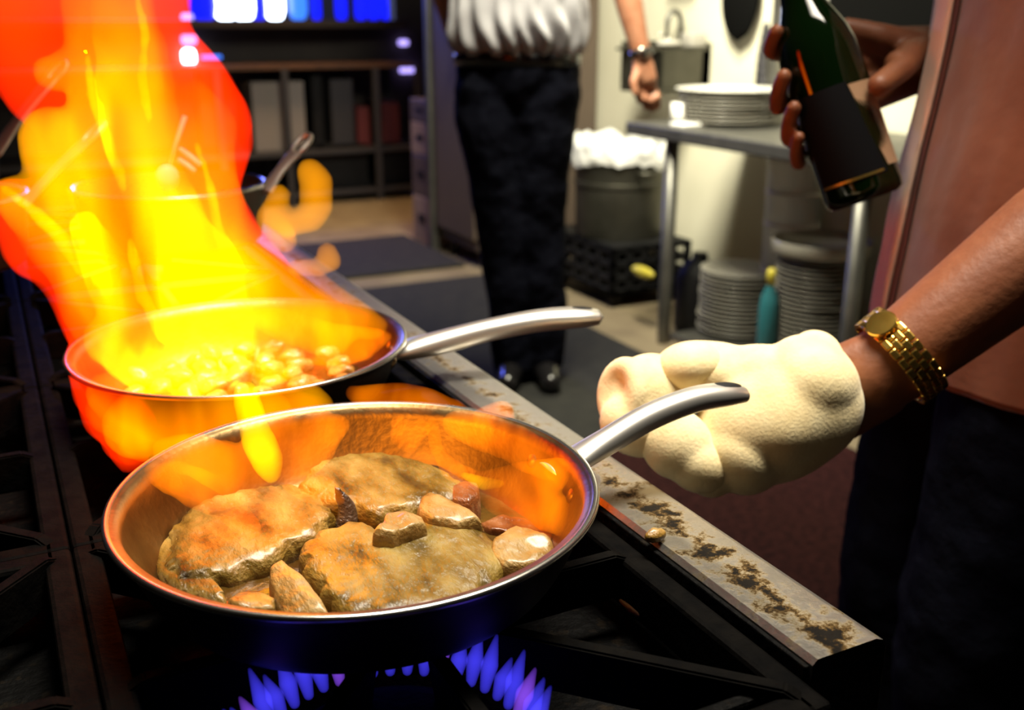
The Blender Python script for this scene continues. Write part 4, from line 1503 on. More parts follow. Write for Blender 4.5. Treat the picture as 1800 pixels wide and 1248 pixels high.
# his right arm, hand behind the hip
B = [wt(-0.20, 0, 1.44), wp(775, -30, 0.08), wp(806, 75, 0.16)]
P, R = densify([B[0], B[0].lerp(B[1], .5), B[1]], [0.058, 0.05, 0.043]); add_chain(bm, P, R, 2, 16)
P, R = densify([B[1], B[2]], [0.043, 0.030]); add_chain(bm, P, R, 2, 16)
add_chain(bm, [B[2], wp(835, 95, 0.19)], [0.034, 0.034], 2, 14)
for i in range(4):
    add_chain(bm, [wp(832, 84 + 9 * i, 0.19), wp(850, 92 + 9 * i, 0.20), wp(866, 102 + 8 * i, 0.19)], [0.012, 0.011, 0.009], 2, 12)
add_chain(bm, [wp(812, 84, 0.17), wp(826, 108, 0.165)], [0.015, 0.010], 2, 12)
for s, hx, kx, fx in ((-1, 868, 886, 903), (1, 958, 950, 955)):
    P, R = densify([wp(hx, 120), wp(kx, 380, -0.02), wp(fx, 625, 0.0)], [0.075, 0.05, 0.035]); add_chain(bm, P, R, 2, 14)
    f0 = wp(fx, 640, 0.02); f0.z = 0.05
    add_chain(bm, [f0, f0 + wf * 0.14 + wl * s * 0.02], [0.036, 0.028], 2, 14)
waiter = obj('person', bm, M['skin'])
tag(waiter, 'waiter in white shirt and black trousers standing with a hand on the table', 'person')
remesh(waiter, 0.005, 4, 0.5)
head_extras(waiter, WH, wf, wl)
# trousers
bm = bmesh.new()
add_sphere(bm, wp(911, 128), (0.125, 0.195, 0.155), 3, RM)
for s, st in ((-1, [(862, 150, 62), (866, 220, 62), (876, 300, 56), (888, 400, 50), (898, 500, 46), (906, 600, 46), (908, 640, 44)]),
              (1, [(956, 150, 62), (952, 220, 60), (944, 300, 54), (946, 400, 48), (952, 500, 44), (955, 590, 42), (955, 625, 40)])):
    P, R = densify([wp(x, y, 0.0) for x, y, r in st], [r * k_ for x, y, r in st], 3)
    add_chain(bm, P, R, 2, 20)
o = obj('trousers', bm, M['navy'], waiter)
remesh(o, 0.009, 3); displace(o, 0.10, 0.02)
# shirt, bloused over the waistband
zb = wp(910, 84).z
rows = smooth_rows([(zb - 0.02, 0, 0.12, 0.12, 0.185), (zb + 0.01, 0, 0.140, 0.135, 0.203), (zb + 0.06, 0, 0.148, 0.14, 0.210), (zb + 0.16, 0, 0.138, 0.13, 0.203), (1.30, 0, 0.135, 0.13, 0.20), (1.42, 0, 0.12, 0.11, 0.21), (1.49, 0, 0.085, 0.085, 0.15), (1.53, 0, 0.066, 0.066, 0.075)])
bm = bmesh.new()
loft(bm, wcen, rows, wf, wl, 140, fold=0.0)
for v in bm.verts:
    q = v.co - Vector((wcen.x, wcen.y, v.co.z))
    a_ = math.atan2(q.dot(wl), q.dot(wf))
    amp = 0.012 * max(0, min(1, (1.36 - v.co.z) / 0.25))
    v.co += q.normalized() * amp * (math.sin(a_ * 17 + 5 * noise.noise(v.co * 6) + 9 * (v.co.z - zb)) + 0.6 * noise.noise(v.co * 14))
shirt = obj('shirt', bm, M['white_cloth'], waiter)
for Aa, s in ((A, 1), (B, -1)):
    bm = bmesh.new()
    P, R = densify([Aa[0] - wl * s * 0.08 + UZ * 0.015, Aa[0] + UZ * 0.006, Aa[0].lerp(Aa[1], .35), Aa[0].lerp(Aa[1], .75)], [0.068, 0.074, 0.068, 0.062], 6)
    add_tube(bm, P, R, 24)
    add_sphere(bm, Aa[0] + UZ * 0.006, 0.076, 3)
    obj('sleeve', bm, M['white_cloth'], shirt)
bm = bmesh.new()
loft(bm, wcen, [(zb - 0.05, 0, 0.126, 0.126, 0.193), (zb - 0.02, 0, 0.128, 0.128, 0.195), (zb - 0.012, 0, 0.124, 0.124, 0.19)], wf, wl, 60)
obj('belt', bm, M['leather'], waiter)
for s, fx in ((-1, 903), (1, 955)):
    f0 = wp(fx, 645, 0.03); f0.z = 0.060
    bm = bmesh.new()
    add_chain(bm, [f0 - wf * 0.04 + UZ * 0.005, f0 + wf * 0.06 + wl * s * 0.005, f0 + wf * 0.17 + wl * s * 0.02 - UZ * 0.012], [0.044, 0.046, 0.034], 3, 18)
    o = obj('shoe', bm, M['leather'], waiter); remesh(o, 0.006, 3)
wa = thing('wristwatch', 'dark wristwatch on the hanging arm of the waiter', 'watch', A[2])
ax_ = (A[2] - A[1]).normalized()
rr_ = ax_.to_track_quat('Z', 'Y').to_matrix()
bm = bmesh.new()
add_lathe(bm, [(0.033, -0.011), (0.0355, -0.010), (0.0355, 0.010), (0.033, 0.011), (0.033, -0.011)], A[2] - ax_ * 0.008, 40, rr_)
obj('strap', bm, M['leather'], wa)
bm = bmesh.new()
add_lathe(bm, [(0, 0), (0.017, 0), (0.018, 0.006), (0.015, 0.009), (0, 0.009)], A[2] - ax_ * 0.008 - HD * 0.034, 32, (-HD).to_track_quat('Z', 'Y').to_matrix())
obj('watch_case', bm, M['steel'], wa)

# ------------------------------------------------------------------ steel table, plates, sink wall
TBN0, TBN1 = 2.15, 2.70
TBZ = 0.80
tt_far = nt(onn(1108, 200, TBN0))[1]
tbl = thing('steel_table', 'grey steel work table against the cream wall', 'table', K(2.42, 2.6, 0))
TF = tt_far
TN = 1.85
bm = bmesh.new(); add_kbox(bm, TBN0 - 0.02, TBN1 + 0.01, TN, TF, TBZ - 0.045, TBZ, 0.006)
obj('tabletop', bm, M['dull_steel'], tbl, smooth=False)
bm = bmesh.new(); add_kbox(bm, TBN0 + 0.01, TBN1, TN + 0.05, TF - 0.3, 0.035, 0.060, 0.004)
obj('undershelf', bm, M['dull_steel'], tbl, smooth=False)
def tleg(px, py, n):
    t = nt(onn(px, py, n))[1]
    bm = bmesh.new()
    add_lathe(bm, [(0, 0), (0.022, 0), (0.022, 0.02), (0.024, 0.03), (0.024, TBZ - 0.045), (0, TBZ - 0.045)], K(n, t, 0), 24)
    obj('leg', bm, M['dull_steel'], tbl)
    return t
tl1 = tleg(1174, 420, TBN0 + 0.03)
tl2 = tleg(1506, 450, TBN0 + 0.03)
tleg(1428, 330, TBN1 - 0.03)
bm = bmesh.new(); add_lathe(bm, [(0, 0), (0.024, 0), (0.024, TBZ - 0.045), (0, TBZ - 0.045)], K(TBN1 - 0.03, tl1, 0), 24); obj('leg', bm, M['dull_steel'], tbl)

PLATE = None
def plate_mesh(R):
    bm = bmesh.new()
    add_lathe(bm, [(0, 0.002), (R * 0.5, 0.002), (R * 0.58, 0), (R * 0.60, 0.003), (R * 0.72, 0.007), (R * 0.97, 0.0165), (R, 0.0185), (R * 0.995, 0.0205), (R * 0.96, 0.0195), (R * 0.70, 0.011), (R * 0.60, 0.0065), (0, 0.0055)], (0, 0, 0), 64)
    return bm
def stack(c, R, n, m, label, group, step=0.0155, name='plate', jit=0.003, rgen=random.Random(3)):
    src = None
    for i in range(n):
        if src is None:
            src = obj(name, plate_mesh(R), m)
            o = src
        else:
            o = src.copy(); COL.objects.link(o)
        o.location = c + Vector((rgen.uniform(-jit, jit), rgen.uniform(-jit, jit), step * i))
        tag(o, label(i, n), 'plate', group)
    return c.z + step * n

ORD = ('topmost second third fourth fifth sixth seventh eighth ninth tenth eleventh twelfth thirteenth fourteenth fifteenth sixteenth '
       'seventeenth eighteenth nineteenth twentieth').split()
def rank(i, n, noun, where):
    k = n - 1 - i
    if k == 0:
        return 'topmost grey %s %s' % (noun, where)
    if i == 0:
        return 'lowest grey %s %s' % (noun, where)
    return 'grey %s %s from the top, %s' % (noun, ORD[k] if k < len(ORD) else 'twentieth or lower', where)
SZ = 0.061
def shelf_c(px, n):
    return K(n, nt(onn(px, 560, n))[1], SZ)
c1 = shelf_c(1298, 2.40)
D_ = (c1 - CAM).dot(FWD)
top1 = at(1298, 452, D_).z
n1 = int((top1 - SZ - 0.02) / 0.0155)
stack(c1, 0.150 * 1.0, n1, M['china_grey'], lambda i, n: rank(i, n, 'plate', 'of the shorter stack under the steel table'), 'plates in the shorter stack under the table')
c2 = shelf_c(1432, 2.42)
D_ = (c2 - CAM).dot(FWD)
top2 = at(1430, 420, D_).z
n2 = int((top2 - SZ - 0.02) / 0.0155)
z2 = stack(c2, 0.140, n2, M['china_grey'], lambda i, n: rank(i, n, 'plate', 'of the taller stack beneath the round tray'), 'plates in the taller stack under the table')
bm = bmesh.new()
add_lathe(bm, [(0, 0.004), (0.150, 0.004), (0.156, 0.0), (0.160, 0.004), (0.162, 0.040), (0.157, 0.043), (0.153, 0.030), (0.148, 0.022), (0, 0.020)], (c2.x, c2.y, z2 + 0.012), 64)
tag(obj('round_tray', bm, M['china_grey']), 'round grey tray lying on the taller plate stack', 'tray')
# platters on top of the table
c3 = K(2.42, nt(onn(1285, 175, 2.42))[1], TBZ + 0.0005)
D_ = (c3 - CAM).dot(FWD)
R3 = 0.100 * D_ * 1800 / 1800 * 0.55
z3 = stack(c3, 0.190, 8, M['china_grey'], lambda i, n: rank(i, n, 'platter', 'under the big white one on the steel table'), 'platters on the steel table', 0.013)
bm = plate_mesh(0.200)
o = obj('plate', bm, M['china']); o.location = (c3.x, c3.y, z3 + 0.001)
tag(o, 'big bright white platter on top of the pile on the steel table', 'plate', 'platters on the steel table')
# drinking glass lying by the hand, folded napkin
c4 = K(2.25, nt(onn(1197, 190, 2.25))[1], TBZ)
bm = bmesh.new()
add_lathe(bm, [(0, 0.0), (0.030, 0.0), (0.034, 0.03), (0.036, 0.075), (0.0335, 0.0755), (0.031, 0.03), (0.027, 0.006), (0, 0.006)], c4, 40)
tag(obj('cup', bm, M['white_plastic']), 'small pale cup on the table corner beside the waiter hand', 'cup')
bm = bmesh.new(); add_kbox(bm, 2.17, 2.27, c4.y - 0.13, c4.y - 0.045, TBZ + .0005, TBZ + 0.014, 0.004)
tag(obj('napkin', bm, M['liner']), 'folded white napkin by the small cup', 'napkin')
# spray bottle between the stacks
c5 = K(2.255, nt(onn(1350, 560, 2.255))[1], SZ)
sb = thing('spray_bottle', 'teal bottle with yellow cap between the plate stacks', 'bottle', c5)
D_ = (c5 - CAM).dot(FWD)
hb_ = at(1350, 468, D_).z - SZ
bm = bmesh.new()
add_lathe(bm, [(0, 0), (0.030, 0), (0.033, 0.005), (0.033, hb_ * 0.62), (0.028, hb_ * 0.74), (0.014, hb_ * 0.86), (0.013, hb_ * 0.9), (0, hb_ * 0.9)], c5, 40)
obj('bottle_body', bm, M['teal'], sb)
bm = bmesh.new()
add_lathe(bm, [(0, hb_ * 0.88), (0.016, hb_ * 0.88), (0.016, hb_ * 1.0), (0.011, hb_ * 1.05), (0, hb_ * 1.05)], c5, 32)
obj('cap', bm, M['yellow'], sb)
# white bucket behind
c6 = K(2.58, nt(onn(1392, 380, 2.58))[1], SZ)
D_ = (c6 - CAM).dot(FWD)
h6 = at(1392, 262, D_).z - SZ
bk = thing('bucket', 'white plastic bucket under the table behind the plate stacks', 'bucket', c6)
bm = bmesh.new()
add_lathe(bm, [(0, 0), (0.085, 0), (0.090, 0.01), (0.100, h6 - 0.02), (0.106, h6 - 0.02), (0.106, h6), (0.099, h6), (0.093, 0.02), (0, 0.015)], c6, 48)
obj('bucket_body', bm, M['white_plastic'], bk)
for f in (0.35, 0.62, 0.8):
    bm = bmesh.new()
    r_ = 0.090 + 0.010 * f
    add_lathe(bm, [(r_, h6 * f - 0.006), (r_ + 0.004, h6 * f - 0.004), (r_ + 0.004, h6 * f + 0.004), (r_, h6 * f + 0.006)], c6, 48)
    obj('rib', bm, M['white_plastic'], bk)

# hand sink on the wall
tA = nt(onn(1090, 140, 2.48))[1]; tB = nt(onn(1248, 140, 2.738))[1]
zt = onn(1170, 100, 2.60).z; zb_ = onn(1170, 160, 2.45).z
snk = thing('hand_sink', 'steel hand sink with gooseneck tap on the cream wall', 'sink', K(2.6, (tA + tB) / 2, zb_))
bm = bmesh.new()
N0, N1 = 2.48, 2.738
def sinkbox(a, b, c, d, e, f):
    add_kbox(bm, a, b, c, d, e, f, 0.005)
zr_ = zb_ + 0.16
sinkbox(N0, N1, tB, tA, zb_ - 0.02, zb_)
sinkbox(N0, N0 + 0.02, tB, tA, zb_, zr_)
sinkbox(N1 - 0.05, N1, tB, tA, zb_, zr_)
sinkbox(N0, N1, tB, tB + 0.02, zb_, zr_)
sinkbox(N0, N1, tA - 0.02, tA, zb_, zr_)
sinkbox(N0 - 0.03, N0 + 0.05, tB, tA, zr_ - 0.012, zr_)
sinkbox(N0 - 0.03, N1, tB - 0.001, tB + 0.09, zr_ - 0.012, zr_)
obj('basin', bm, M['sink_steel'], snk, smooth=False)
bm = bmesh.new(); add_kbox(bm, N1 - 0.02, N1, tB, tA, zr_, zr_ + 0.02, 0.004)
obj('backsplash', bm, M['sink_steel'], snk, smooth=False)
bm = bmesh.new(); add_kbox(bm, N0, N1, tA - 0.012, tA, zr_, zr_ + 0.025, 0.004)
obj('side_splash', bm, M['sink_steel'], snk, smooth=False)
tc_ = nt(onn(1196, 100, N1 - 0.03))[1]
z0_ = zr_
ztop = onn(1190, 24, N1 - 0.06).z
fp = [K(N1 - 0.035, tc_, z0_), K(N1 - 0.035, tc_, ztop - 0.04)]
for i in range(1, 9):
    q = PI * i / 8
    fp.append(K(N1 - 0.035 - 0.035 * (1 - math.cos(q)), tc_, ztop - 0.04 + 0.05 * math.sin(q)))
fp.append(K(N1 - 0.105, tc_, ztop - 0.09))
bm = bmesh.new(); add_tube(bm, fp, 0.011, 14)
add_lathe(bm, [(0, 0), (0.026, 0), (0.026, 0.012), (0.014, 0.02), (0, 0.02)], K(N1 - 0.035, tc_, z0_ - 0.001), 24)
obj('tap', bm, M['dull_steel'], snk)
for s in (-1, 1):
    bm = bmesh.new()
    p = K(N1 - 0.035, tc_ + s * 0.09, z0_)
    add_lathe(bm, [(0, 0), (0.018, 0), (0.014, 0.03), (0.009, 0.045), (0, 0.045)], p, 20)
    add_tube(bm, [p + Vector((0.0, 0, 0.04)), p + Vector((-0.05, 0, 0.05))], [0.007, 0.005], 10)
    obj('tap_handle', bm, M['steel'], snk)
bm = bmesh.new()
p = K(2.48, nt(onn(1205, 108, 2.48))[1], zr_)
p = K(2.555, tB + 0.044, zr_ + 0.003)
add_sphere(bm, p + Vector((0.0, 0, 0.014)), (0.060, 0.040, 0.018), 3)
o = tag(obj('soap_dish', bm, M['dish_grey']), 'pale soap dish on the front edge of the hand sink', 'dish')
bm = bmesh.new(); p = K(N1 - 0.045, nt(onn(1228, 85, N1 - .05))[1], zr_)
p.y = tB + 0.045
add_kbox(bm, N1 - 0.10, N1 - 0.022, p.y - 0.04, p.y + 0.04, zr_ + 0.001, zr_ + 0.06, 0.008)
tag(obj('paper_towels', bm, M['dish_grey']), 'block of pale paper towels beside the sink tap', 'towels')
# soap dispenser above
p = onn(1203, -34, 2.70)
bm = bmesh.new(); add_kbox(bm, 2.66, 2.738, p.y - 0.09, p.y + 0.09, p.z, p.z + 0.22, 0.012)
tag(obj('soap_dispenser', bm, M['dull_steel']), 'grey dispenser on the wall above the hand sink', 'dispenser')

# black bag hanging on the wall
pt_ = onn(1293, 72, 2.69)
bag = thing('hanging_bag', 'black cloth bag hanging on the cream wall right of the sink', 'bag', pt_)
bm = bmesh.new()
prev = None
hwid = abs(nt(onn(1262, 20, 2.69))[1] - nt(onn(1325, 20, 2.69))[1]) / 2
for i in range(18):
    f = i / 17
    z = pt_.z + 0.42 * f
    wdt = hwid * (math.sqrt(max(0.0, 1 - (1 - min(1, f * 2.4)) ** 2)) * 0.97 + 0.03) * (1 if f < 0.75 else 1 - 0.8 * (f - 0.75))
    dp = 0.035 * (0.2 + math.sin(PI * min(1, f * 1.1 + 0.05)) * 0.8)
    ring = [bm.verts.new(K(2.70 + dp * math.cos(q) * (1 if math.cos(q) < 0 else 0.6), pt_.y + wdt * math.sin(q) + 0.006 * noise.noise(Vector((q, f * 4, 0))), z)) for q in [2 * PI * k / 28 for k in range(28)]]
    if prev:
        for k in range(28):
            bm.faces.new((prev[k], prev[(k + 1) % 28], ring[(k + 1) % 28], ring[k]))
    else:
        bm.faces.new(ring[::-1])
    prev = ring
bm.faces.new(prev)
obj('bag_body', bm, M['black_cloth'], bag)
bm = bmesh.new()
add_tube(bm, [K(2.70, pt_.y - hwid * .5, pt_.z + 0.41), K(2.715, pt_.y, pt_.z + 0.55), K(2.70, pt_.y + hwid * .5, pt_.z + 0.41)], 0.008, 10)
obj('strap', bm, M['black_plastic'], bag)
# steel upright with a dark pan hanging from it
p = onn(1362, 140, 2.66)
bm = bmesh.new(); add_kbox(bm, 2.64, 2.68, p.y - 0.02, p.y + 0.02, TBZ, 2.0, 0.004)
up_ = tag(obj('shelf_post', bm, M['dull_steel'], smooth=False), 'dark steel upright standing on the table by the bottle', 'post')
p = onn(1340, 100, 2.70)
bm = bmesh.new()
for i in range(9):
    f = i / 8
    add_sphere(bm, K(2.71, p.y + 0.012 * math.sin(f * 3), p.z - 0.16 + 0.26 * f), (0.018, 0.035 * (1 - 0.75 * f) + 0.006, 0.03), 2)
o = tag(obj('oven_glove', bm, M['shelf_dark']), 'dark grey cloth hanging beside the steel upright', 'cloth'); remesh(o, 0.006, 4)

# ------------------------------------------------------------------ pot with white liner on a crate
zc_top = 0.30
cb = onz(1095, 548, 0.0)
D_ = WY
def bn(px, py, n=2.42):
    return onn(px, py, n)
pc = bn(1087, 410, 2.45)
zc_top = pc.z - 0.0
k_c = (pc - CAM).dot(FWD) / FPX
crate = thing('crate', 'black plastic crate under the big lined pot', 'crate', K(2.45, pc.y, 0))
hw_ = 112 * k_c
bm = bmesh.new()
n0, n1, t0, t1 = 2.45 - 0.20, 2.45 + 0.20, pc.y - 0.27, pc.y + 0.27
zl = 0.06
add_kbox(bm, n0, n1, t0, t1, zl, zl + 0.02, 0.004)
for z in (0.0, 0.33, 0.66, 1.0):
    zz = zl + (zc_top - zl - 0.025) * z
    add_kbox(bm, n0, n0 + 0.02, t0, t1, zz, zz + 0.025, 0.003)
    add_kbox(bm, n1 - 0.02, n1, t0, t1, zz, zz + 0.025, 0.003)
    add_kbox(bm, n0, n1, t0, t0 + 0.02, zz, zz + 0.025, 0.003)
    add_kbox(bm, n0, n1, t1 - 0.02, t1, zz, zz + 0.025, 0.003)
for f in (0.0, 0.2, 0.4, 0.6, 0.8, 1.0):
    tq = t0 + (t1 - t0 - 0.03) * f
    nq = n0 + (n1 - n0 - 0.03) * f
    add_kbox(bm, n0, n0 + 0.018, tq, tq + 0.03, zl, zc_top, 0.003)
    add_kbox(bm, n1 - 0.018, n1, tq, tq + 0.03, zl, zc_top, 0.003)
    add_kbox(bm, nq, nq + 0.03, t0, t0 + 0.018, zl, zc_top, 0.003)
    add_kbox(bm, nq, nq + 0.03, t1 - 0.018, t1, zl, zc_top, 0.003)
add_kbox(bm, n0, n1, t0, t1, zc_top - 0.01, zc_top, 0.002)
obj('crate_body', bm, M['black_plastic'], crate, smooth=False)
for a_ in (n0 + 0.05, n1 - 0.05):
    for b_2 in (t0 + 0.05, t1 - 0.05):
        bm = bmesh.new()
        add_lathe(bm, [(0, -0.012), (0.028, -0.012), (0.031, -0.006), (0.031, 0.006), (0.028, 0.012), (0, 0.012)], K(a_, b_2, 0.031), 24, Matrix.Rotation(PI / 2, 3, 'X'))
        obj('caster', bm, M['black_plastic'], crate)
bm = bmesh.new()
p = onn(1130, 478, n0 - 0.03)
add_sphere(bm, p, (0.02, 0.075, 0.022), 3)
p2 = p.copy()
tag(obj('sponge', bm, M['yellow']), 'yellow sponge stuck in the side of the black crate', 'sponge')

rp_ = 80 * k_c
hp_ = bn(1087, 262, 2.45).z - zc_top
pot = thing('stock_pot', 'large dull steel pot with white liner standing on the black crate', 'pot', K(2.45, pc.y, zc_top))
bm = bmesh.new()
cpt = K(2.45, pc.y, zc_top)
add_lathe(bm, [(0, 0.0), (rp_ * 0.93, 0), (rp_ * 0.95, 0.01), (rp_ * 0.97, hp_ * 0.60), (rp_ * 1.0, hp_ * 0.61), (rp_ * 1.0, hp_ * 0.65), (rp_ * 0.97, hp_ * 0.66), (rp_, hp_), (rp_ * 1.02, hp_ + 0.004), (rp_ * 0.97, hp_ + 0.004), (rp_ * 0.93, 0.02), (0, 0.015)], cpt, 64)
obj('pot_body', bm, M['sink_steel'], pot, flat_angle=50)
for s in (-1, 1):
    bm = bmesh.new()
    hh = [cpt + Vector((-0.7 * 0, s * (rp_ + 0.0), hp_ * 0.8)) + Vector((dx, s * dy, 0)) for dx, dy in ((-0.05, 0), (-0.05, 0.04), (0, 0.05), (0.05, 0.04), (0.05, 0))]
    add_tube(bm, hh, 0.007, 10)
    obj('pot_handle', bm, M['sink_steel'], pot)
bm = bmesh.new()
pr_ = []
for i in range(7):
    f = i / 6
    pr_.append((rp_ * (1.035 + 0.03 * math.sin(f * PI)), hp_ - 0.05 + 0.085 * f))
pr_ += [(rp_ * 0.97, hp_ + 0.055), (rp_ * 0.90, hp_ + 0.03), (rp_ * 0.88, hp_ - 0.03), (rp_ * 0.5, hp_ - 0.05), (0, hp_ - 0.05)]
add_lathe(bm, pr_, cpt, 90)
for v in bm.verts:
    q = v.co - cpt
    a_ = math.atan2(q.y, q.x)
    if math.hypot(q.x, q.y) > rp_ * 0.85:
        v.co.z += 0.045 * noise.noise(Vector((math.cos(a_) * 2.5, math.sin(a_) * 2.5, 3))) + 0.02 * noise.noise(Vector((math.cos(a_) * 7, math.sin(a_) * 7, 0)))
        v.co += Vector((q.x, q.y, 0)) * 0.06 * noise.noise(Vector((math.cos(a_) * 6, math.sin(a_) * 6, q.z * 20)))
tag(obj('bin_liner', bm, M['liner']), 'crumpled white liner folded over the rim of the big pot', 'liner')
# dark jug beside the crate and pale bottle behind
bm = bmesh.new()
p = onz(1200, 560, 0.0); p = K(2.42, nt(onn(1203, 520, 2.42))[1], 0)
jt = at(1200, 425, (p - CAM).dot(FWD)).z
add_lathe(bm, [(0, 0.0), (0.08, 0.0), (0.09, 0.02), (0.088, jt * 0.7), (0.06, jt * 0.86), (0.03, jt * 0.93), (0.03, jt), (0, jt)], K(2.40, tl1 + 0.09, 0), 40)
tag(obj('jug', bm, M['black_plastic']), 'black plastic jug standing behind the table leg', 'jug')

# ------------------------------------------------------------------ fridge and the far end of the kitchen
fr_ = thing('fridge', 'tall grey upright fridge along the right wall behind the waiter', 'fridge', K(2.4, 4.66, 0))
bm = bmesh.new(); add_kbox(bm, 2.07, 2.72, 4.42, 4.90, 0.08, 1.95, 0.012); obj('body', bm, M['fridge'], fr_, smooth=False)
bm = bmesh.new(); add_kbox(bm, 2.045, 2.068, 4.43, 4.89, 0.14, 1.93, 0.008); dr = obj('door', bm, M['fridge'], fr_, smooth=False)
bm = bmesh.new(); add_tube(bm, [K(2.044, 4.52, 0.95), K(2.005, 4.52, 0.98), K(2.005, 4.52, 1.32), K(2.044, 4.52, 1.35)], 0.010, 12); obj('handle', bm, M['dull_steel'], dr)
for a_ in (2.12, 2.66):
    for b_2 in (4.48, 4.84):
        bm = bmesh.new(); add_lathe(bm, [(0, 0), (0.02, 0), (0.02, 0.085), (0, 0.085)], K(a_, b_2, 0), 16); obj('foot', bm, M['shelf_dark'], fr_)
# cartons stacked beyond the fridge
zz = 0.0
for i, (hh, wd, lab) in enumerate(((0.26, 0.24, 'tan carton at the bottom of the pile beyond the fridge'), (0.22, 0.22, 'tan carton second from the floor beyond the fridge'),
                                   (0.17, 0.24, 'pale carton third in the pile beyond the fridge'), (0.12, 0.20, 'topmost carton of the pile beyond the fridge'))):
    cx_ = onn(738 - 2 * i, 300, 2.18)
    cs = thing('carton', lab, 'box', K(2.18, 5.12, zz), 'cartons piled beyond the fridge')
    bm = bmesh.new(); add_kbox(bm, 2.06, 2.06 + wd * 1.4, 4.985, 5.255, zz, zz + hh - 0.003, 0.006); obj('carton_body', bm, M['tan_card'] if i % 2 == 0 else M['fridge'], cs, smooth=False)
    bm = bmesh.new(); add_kbox(bm, 2.0565, 2.0595, 5.08, 5.17, zz + hh * 0.45, zz + hh * 0.62, 0.0); obj('hand_hole', bm, M['black_plastic'], cs, smooth=False)
    zz += hh
# blue lit steel post at the end of the pass
p = ont(768, 130, 5.36)
bm = bmesh.new(); add_kbox(bm, 2.03, 2.075, 4.915, 4.965, 0.0, 2.2, 0.006)
tag(obj('steel_post', bm, M['dull_steel'], smooth=False), 'tall steel post at the fridge corner, lit blue near the top', 'post')

# serving counter and storage rack under the window
rk = thing('storage_rack', 'dark steel rack of boxes under the serving window', 'rack', K(1.2, 6.9, 0))
RX0, RX1 = -0.70, 2.62
zs1 = ont(540, 112, 6.75).z
zs2 = ont(540, 262, 6.75).z
zs3 = ont(640, 345, 6.75).z
for z, m_ in ((zs1, M['shelf_wood']), (zs2, M['shelf_dark']), (max(0.08, zs3), M['shelf_dark'])):
    bm = bmesh.new(); add_kbox(bm, RX0, RX1, 6.62, 7.22, z - 0.03, z, 0.004); obj('shelf', bm, m_, rk, smooth=False)
for px in (388, 505, 662, 735):
    p = ont(px, 240, 6.64)
    bm = bmesh.new(); add_kbox(bm, p.x - 0.02, p.x + 0.02, 6.60, 6.64, 0.0, zs1 - 0.03, 0.003); obj('upright', bm, M['shelf_dark'], rk, smooth=False)
    bm = bmesh.new(); add_kbox(bm, p.x - 0.02, p.x + 0.02, 7.18, 7.22, 0.0, zs1 - 0.03, 0.003); obj('upright', bm, M['shelf_dark'], rk, smooth=False)
bm = bmesh.new(); add_kbox(bm, RX0, 2.72, 6.9, TW, 1.115, 1.165, 0.006)
tag(obj('window_sill', bm, M['dark_wall'], smooth=False), kind='structure')
def rack_box(x0, y0, x1, y1, m_, label, cat, z_on, name='box', dep=0.3, t_=6.72):
    a_ = ont(x0, y0, t_); b_2 = ont(x1, y1, t_)
    bm = bmesh.new(); add_kbox(bm, a_.x, b_2.x, t_, t_ + dep, z_on + 0.0005, z_on + abs(a_.z - b_2.z), 0.006)
    return tag(obj(name, bm, m_, smooth=False), label, cat, 'boxes on the dark rack')
rack_box(440, 140, 540, 258, M['paper'], 'pale grey box on the middle shelf of the dark rack', 'box', zs2)
rack_box(546, 130, 572, 258, M['black_plastic'], 'narrow black box beside the pale box on the rack', 'box', zs2)
rack_box(580, 140, 625, 258, M['shelf_dark'], 'dark grey box in the middle of the rack shelf', 'box', zs2)
rack_box(672, 185, 704, 258, M['red_box'], 'dark red box at the right end of the rack shelf', 'box', zs2)
rack_box(628, 190, 652, 258, M['red_box'], 'small dark red box left of the rack upright', 'box', zs2)
zlow = max(0.08, zs3)
rack_box(520, 275, 650, 345, M['black_plastic'], 'wide black box on the bottom rack shelf', 'box', zlow)
rack_box(668, 275, 730, 345, M['black_plastic'], 'black box at the right end of the bottom rack shelf', 'box', zlow)
# glinting things on the upper shelf
def shelf_item(name, px, py, m_, r, h, label, cat, t_=6.85, z_=None):
    p = ont(px, py, t_)
    bm = bmesh.new()
    z_ = zs1 if z_ is None else z_
    add_lathe(bm, [(0, 0), (r * 0.8, 0), (r, h * 0.2), (r, h * 0.75), (r * 0.5, h * 0.9), (r * 0.5, h), (0, h)], (p.x, p.y, z_ + 0.001), 24)
    return tag(obj(name, bm, m_), label, cat)
# the lit bar seen through the serving window
M['lamp_white'] = emit('lit_white', (0.75, 0.85, 1.0), 9.0)  # glow put into the material, for bar bottles and painted glints
M['lamp_blue'] = emit('lit_blue', (0.005, 0.010, 1.0), 1.6)
M['lamp_pale'] = emit('lit_pale_blue', (0.04, 0.20, 1.0), 1.6)
M['lamp_violet'] = emit('lit_violet', (0.45, 0.35, 1.0), 2.0)
TB_ = 9.0
def lit(px0, py0, px1, py1, m_, label, name='backlit_bottle', cat='bottle', t_=TB_, grp='lit bottles at the bar beyond the window', zbase=None, round_=True):
    a_ = ont(px0, py1, t_); b_2 = ont(px1, py0, t_)
    r = abs(b_2.x - a_.x) / 2; h = abs(b_2.z - a_.z)
    zb0 = min(a_.z, b_2.z)
    bm = bmesh.new()
    cx_ = (a_.x + b_2.x) / 2
    add_lathe(bm, [(0, 0), (r * 0.45, 0), (r * 0.8, r * 0.25), (r, r * 0.9), (r, h * 0.55), (r * 0.7, h * 0.8), (r * 0.35, h * 0.92), (r * 0.35, h), (0, h)], (cx_, t_, zb0), 28)
    return tag(obj(name, bm, m_), label, cat, grp)
barz = ont(540, 36, TB_).z
bc = thing('bar_counter', 'dark bar counter carrying the lit bottles beyond the window', 'counter', K(2.0, TB_, 0))
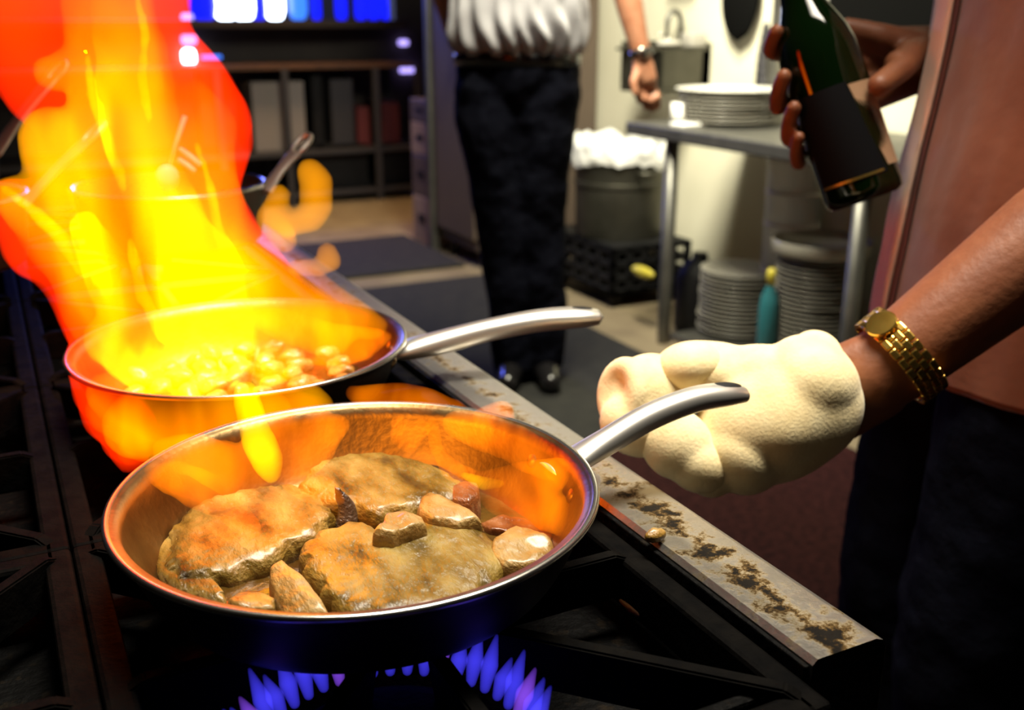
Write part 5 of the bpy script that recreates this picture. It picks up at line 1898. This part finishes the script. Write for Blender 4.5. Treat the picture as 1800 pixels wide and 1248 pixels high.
bm = bmesh.new(); add_kbox(bm, -0.8, 3.6, TB_ - 0.30, TB_ + 0.30, barz - 0.06, barz - 0.001, 0.006); obj('counter_top', bm, M['dark_wall'], bc, smooth=False)
bm = bmesh.new(); add_kbox(bm, -0.7, 3.5, TB_ - 0.22, TB_ + 0.25, 0.0, barz - 0.06, 0.006); obj('counter_body', bm, M['dark_wall'], bc, smooth=False)

# LITS
for x0, y0, x1, y1, m_, lab in (
    (336, -90, 373, 27, 'lamp_blue', 'blue lit bottle left of the glaring white bottles at the bar'),
    (376, -120, 406, 26, 'lamp_white', 'glaring white bottle, left one of the bright pair at the bar'),
    (408, -110, 439, 27, 'lamp_white', 'glaring white bottle, right one of the bright pair at the bar'),
    (441, -60, 463, 26, 'lamp_blue', 'deep blue bottle between the bright pair and the single white bottle'),
    (466, -100, 492, 19, 'lamp_white', 'single white glowing bottle in the middle of the bar'),
    (508, -80, 534, 24, 'lamp_pale', 'pale blue glowing bottle right of the single white one'),
    (624, -70, 640, 22, 'lamp_blue', 'narrow blue bottle, first of the right-hand group at the bar'),
    (646, -60, 664, 23, 'lamp_blue', 'blue bottle, second of the right-hand group at the bar'),
    (668, -80, 690, 21, 'lamp_blue', 'blue bottle, third of the right-hand group at the bar'),
    (692, -90, 708, 8, 'lamp_white', 'white glowing bottle among the blue right-hand group at the bar'),
    (712, -70, 742, 21, 'lamp_blue', 'last blue bottle at the right end of the bar'),
    (548, -60, 560, 22, 'lamp_blue', 'thin blue bottle in the darker middle of the bar'),
    (590, -60, 606, 22, 'lamp_blue', 'faint blue bottle just left of the right-hand group'),
):
    o = lit(x0, y0, x1, y1, M[m_], lab)
    z0 = min(v.co.z for v in o.data.vertices)
    for v in o.data.vertices:      # every bottle stands on the counter
        v.co.z = barz + (v.co.z - z0) * (1 + max(0, z0 - barz) * 2)
for px, py, r, h, m_, lab in (
    (331, 112, .040, .10, 'lamp_white', 'white shining glass on the rack top at the edge of the flame'),
    (330, 76, .030, .05, 'lamp_violet', 'violet glowing tumbler on the rack behind the flame edge'),
):
    pass
def glow(px0, py0, px1, py1, m_, lab, name='glowing_light', tt=7.22):  # glints on far shelf items, put in as glowing boxes
    a_ = ont(px0, py1, tt); b_2 = ont(px1, py0, tt)
    bm = bmesh.new()
    add_kbox(bm, a_.x, b_2.x, tt - 0.03, tt + 0.03, a_.z, b_2.z, min(abs(b_2.x - a_.x), abs(b_2.z - a_.z)) * 0.3)
    return tag(obj(name, bm, m_), lab, 'light', 'small lights around the serving window')
glow(320, 24, 338, 38, M['lamp_violet'], 'violet light, topmost of the column beside the flame')
glow(320, 62, 344, 78, M['lamp_violet'], 'violet light in the middle of the column beside the flame')
glow(322, 86, 342, 114, M['lamp_white'], 'white glaring light, lowest of the column beside the flame')
glow(355, 97, 388, 104, M['lamp_pale'], 'flat pale blue light lying on the rack top', tt=6.75)
glow(702, 70, 716, 80, M['lamp_violet'], 'small violet light at the right end of the serving window')
glow(704, 119, 732, 128, M['lamp_violet'], 'flat blue-violet light near the lit steel post')
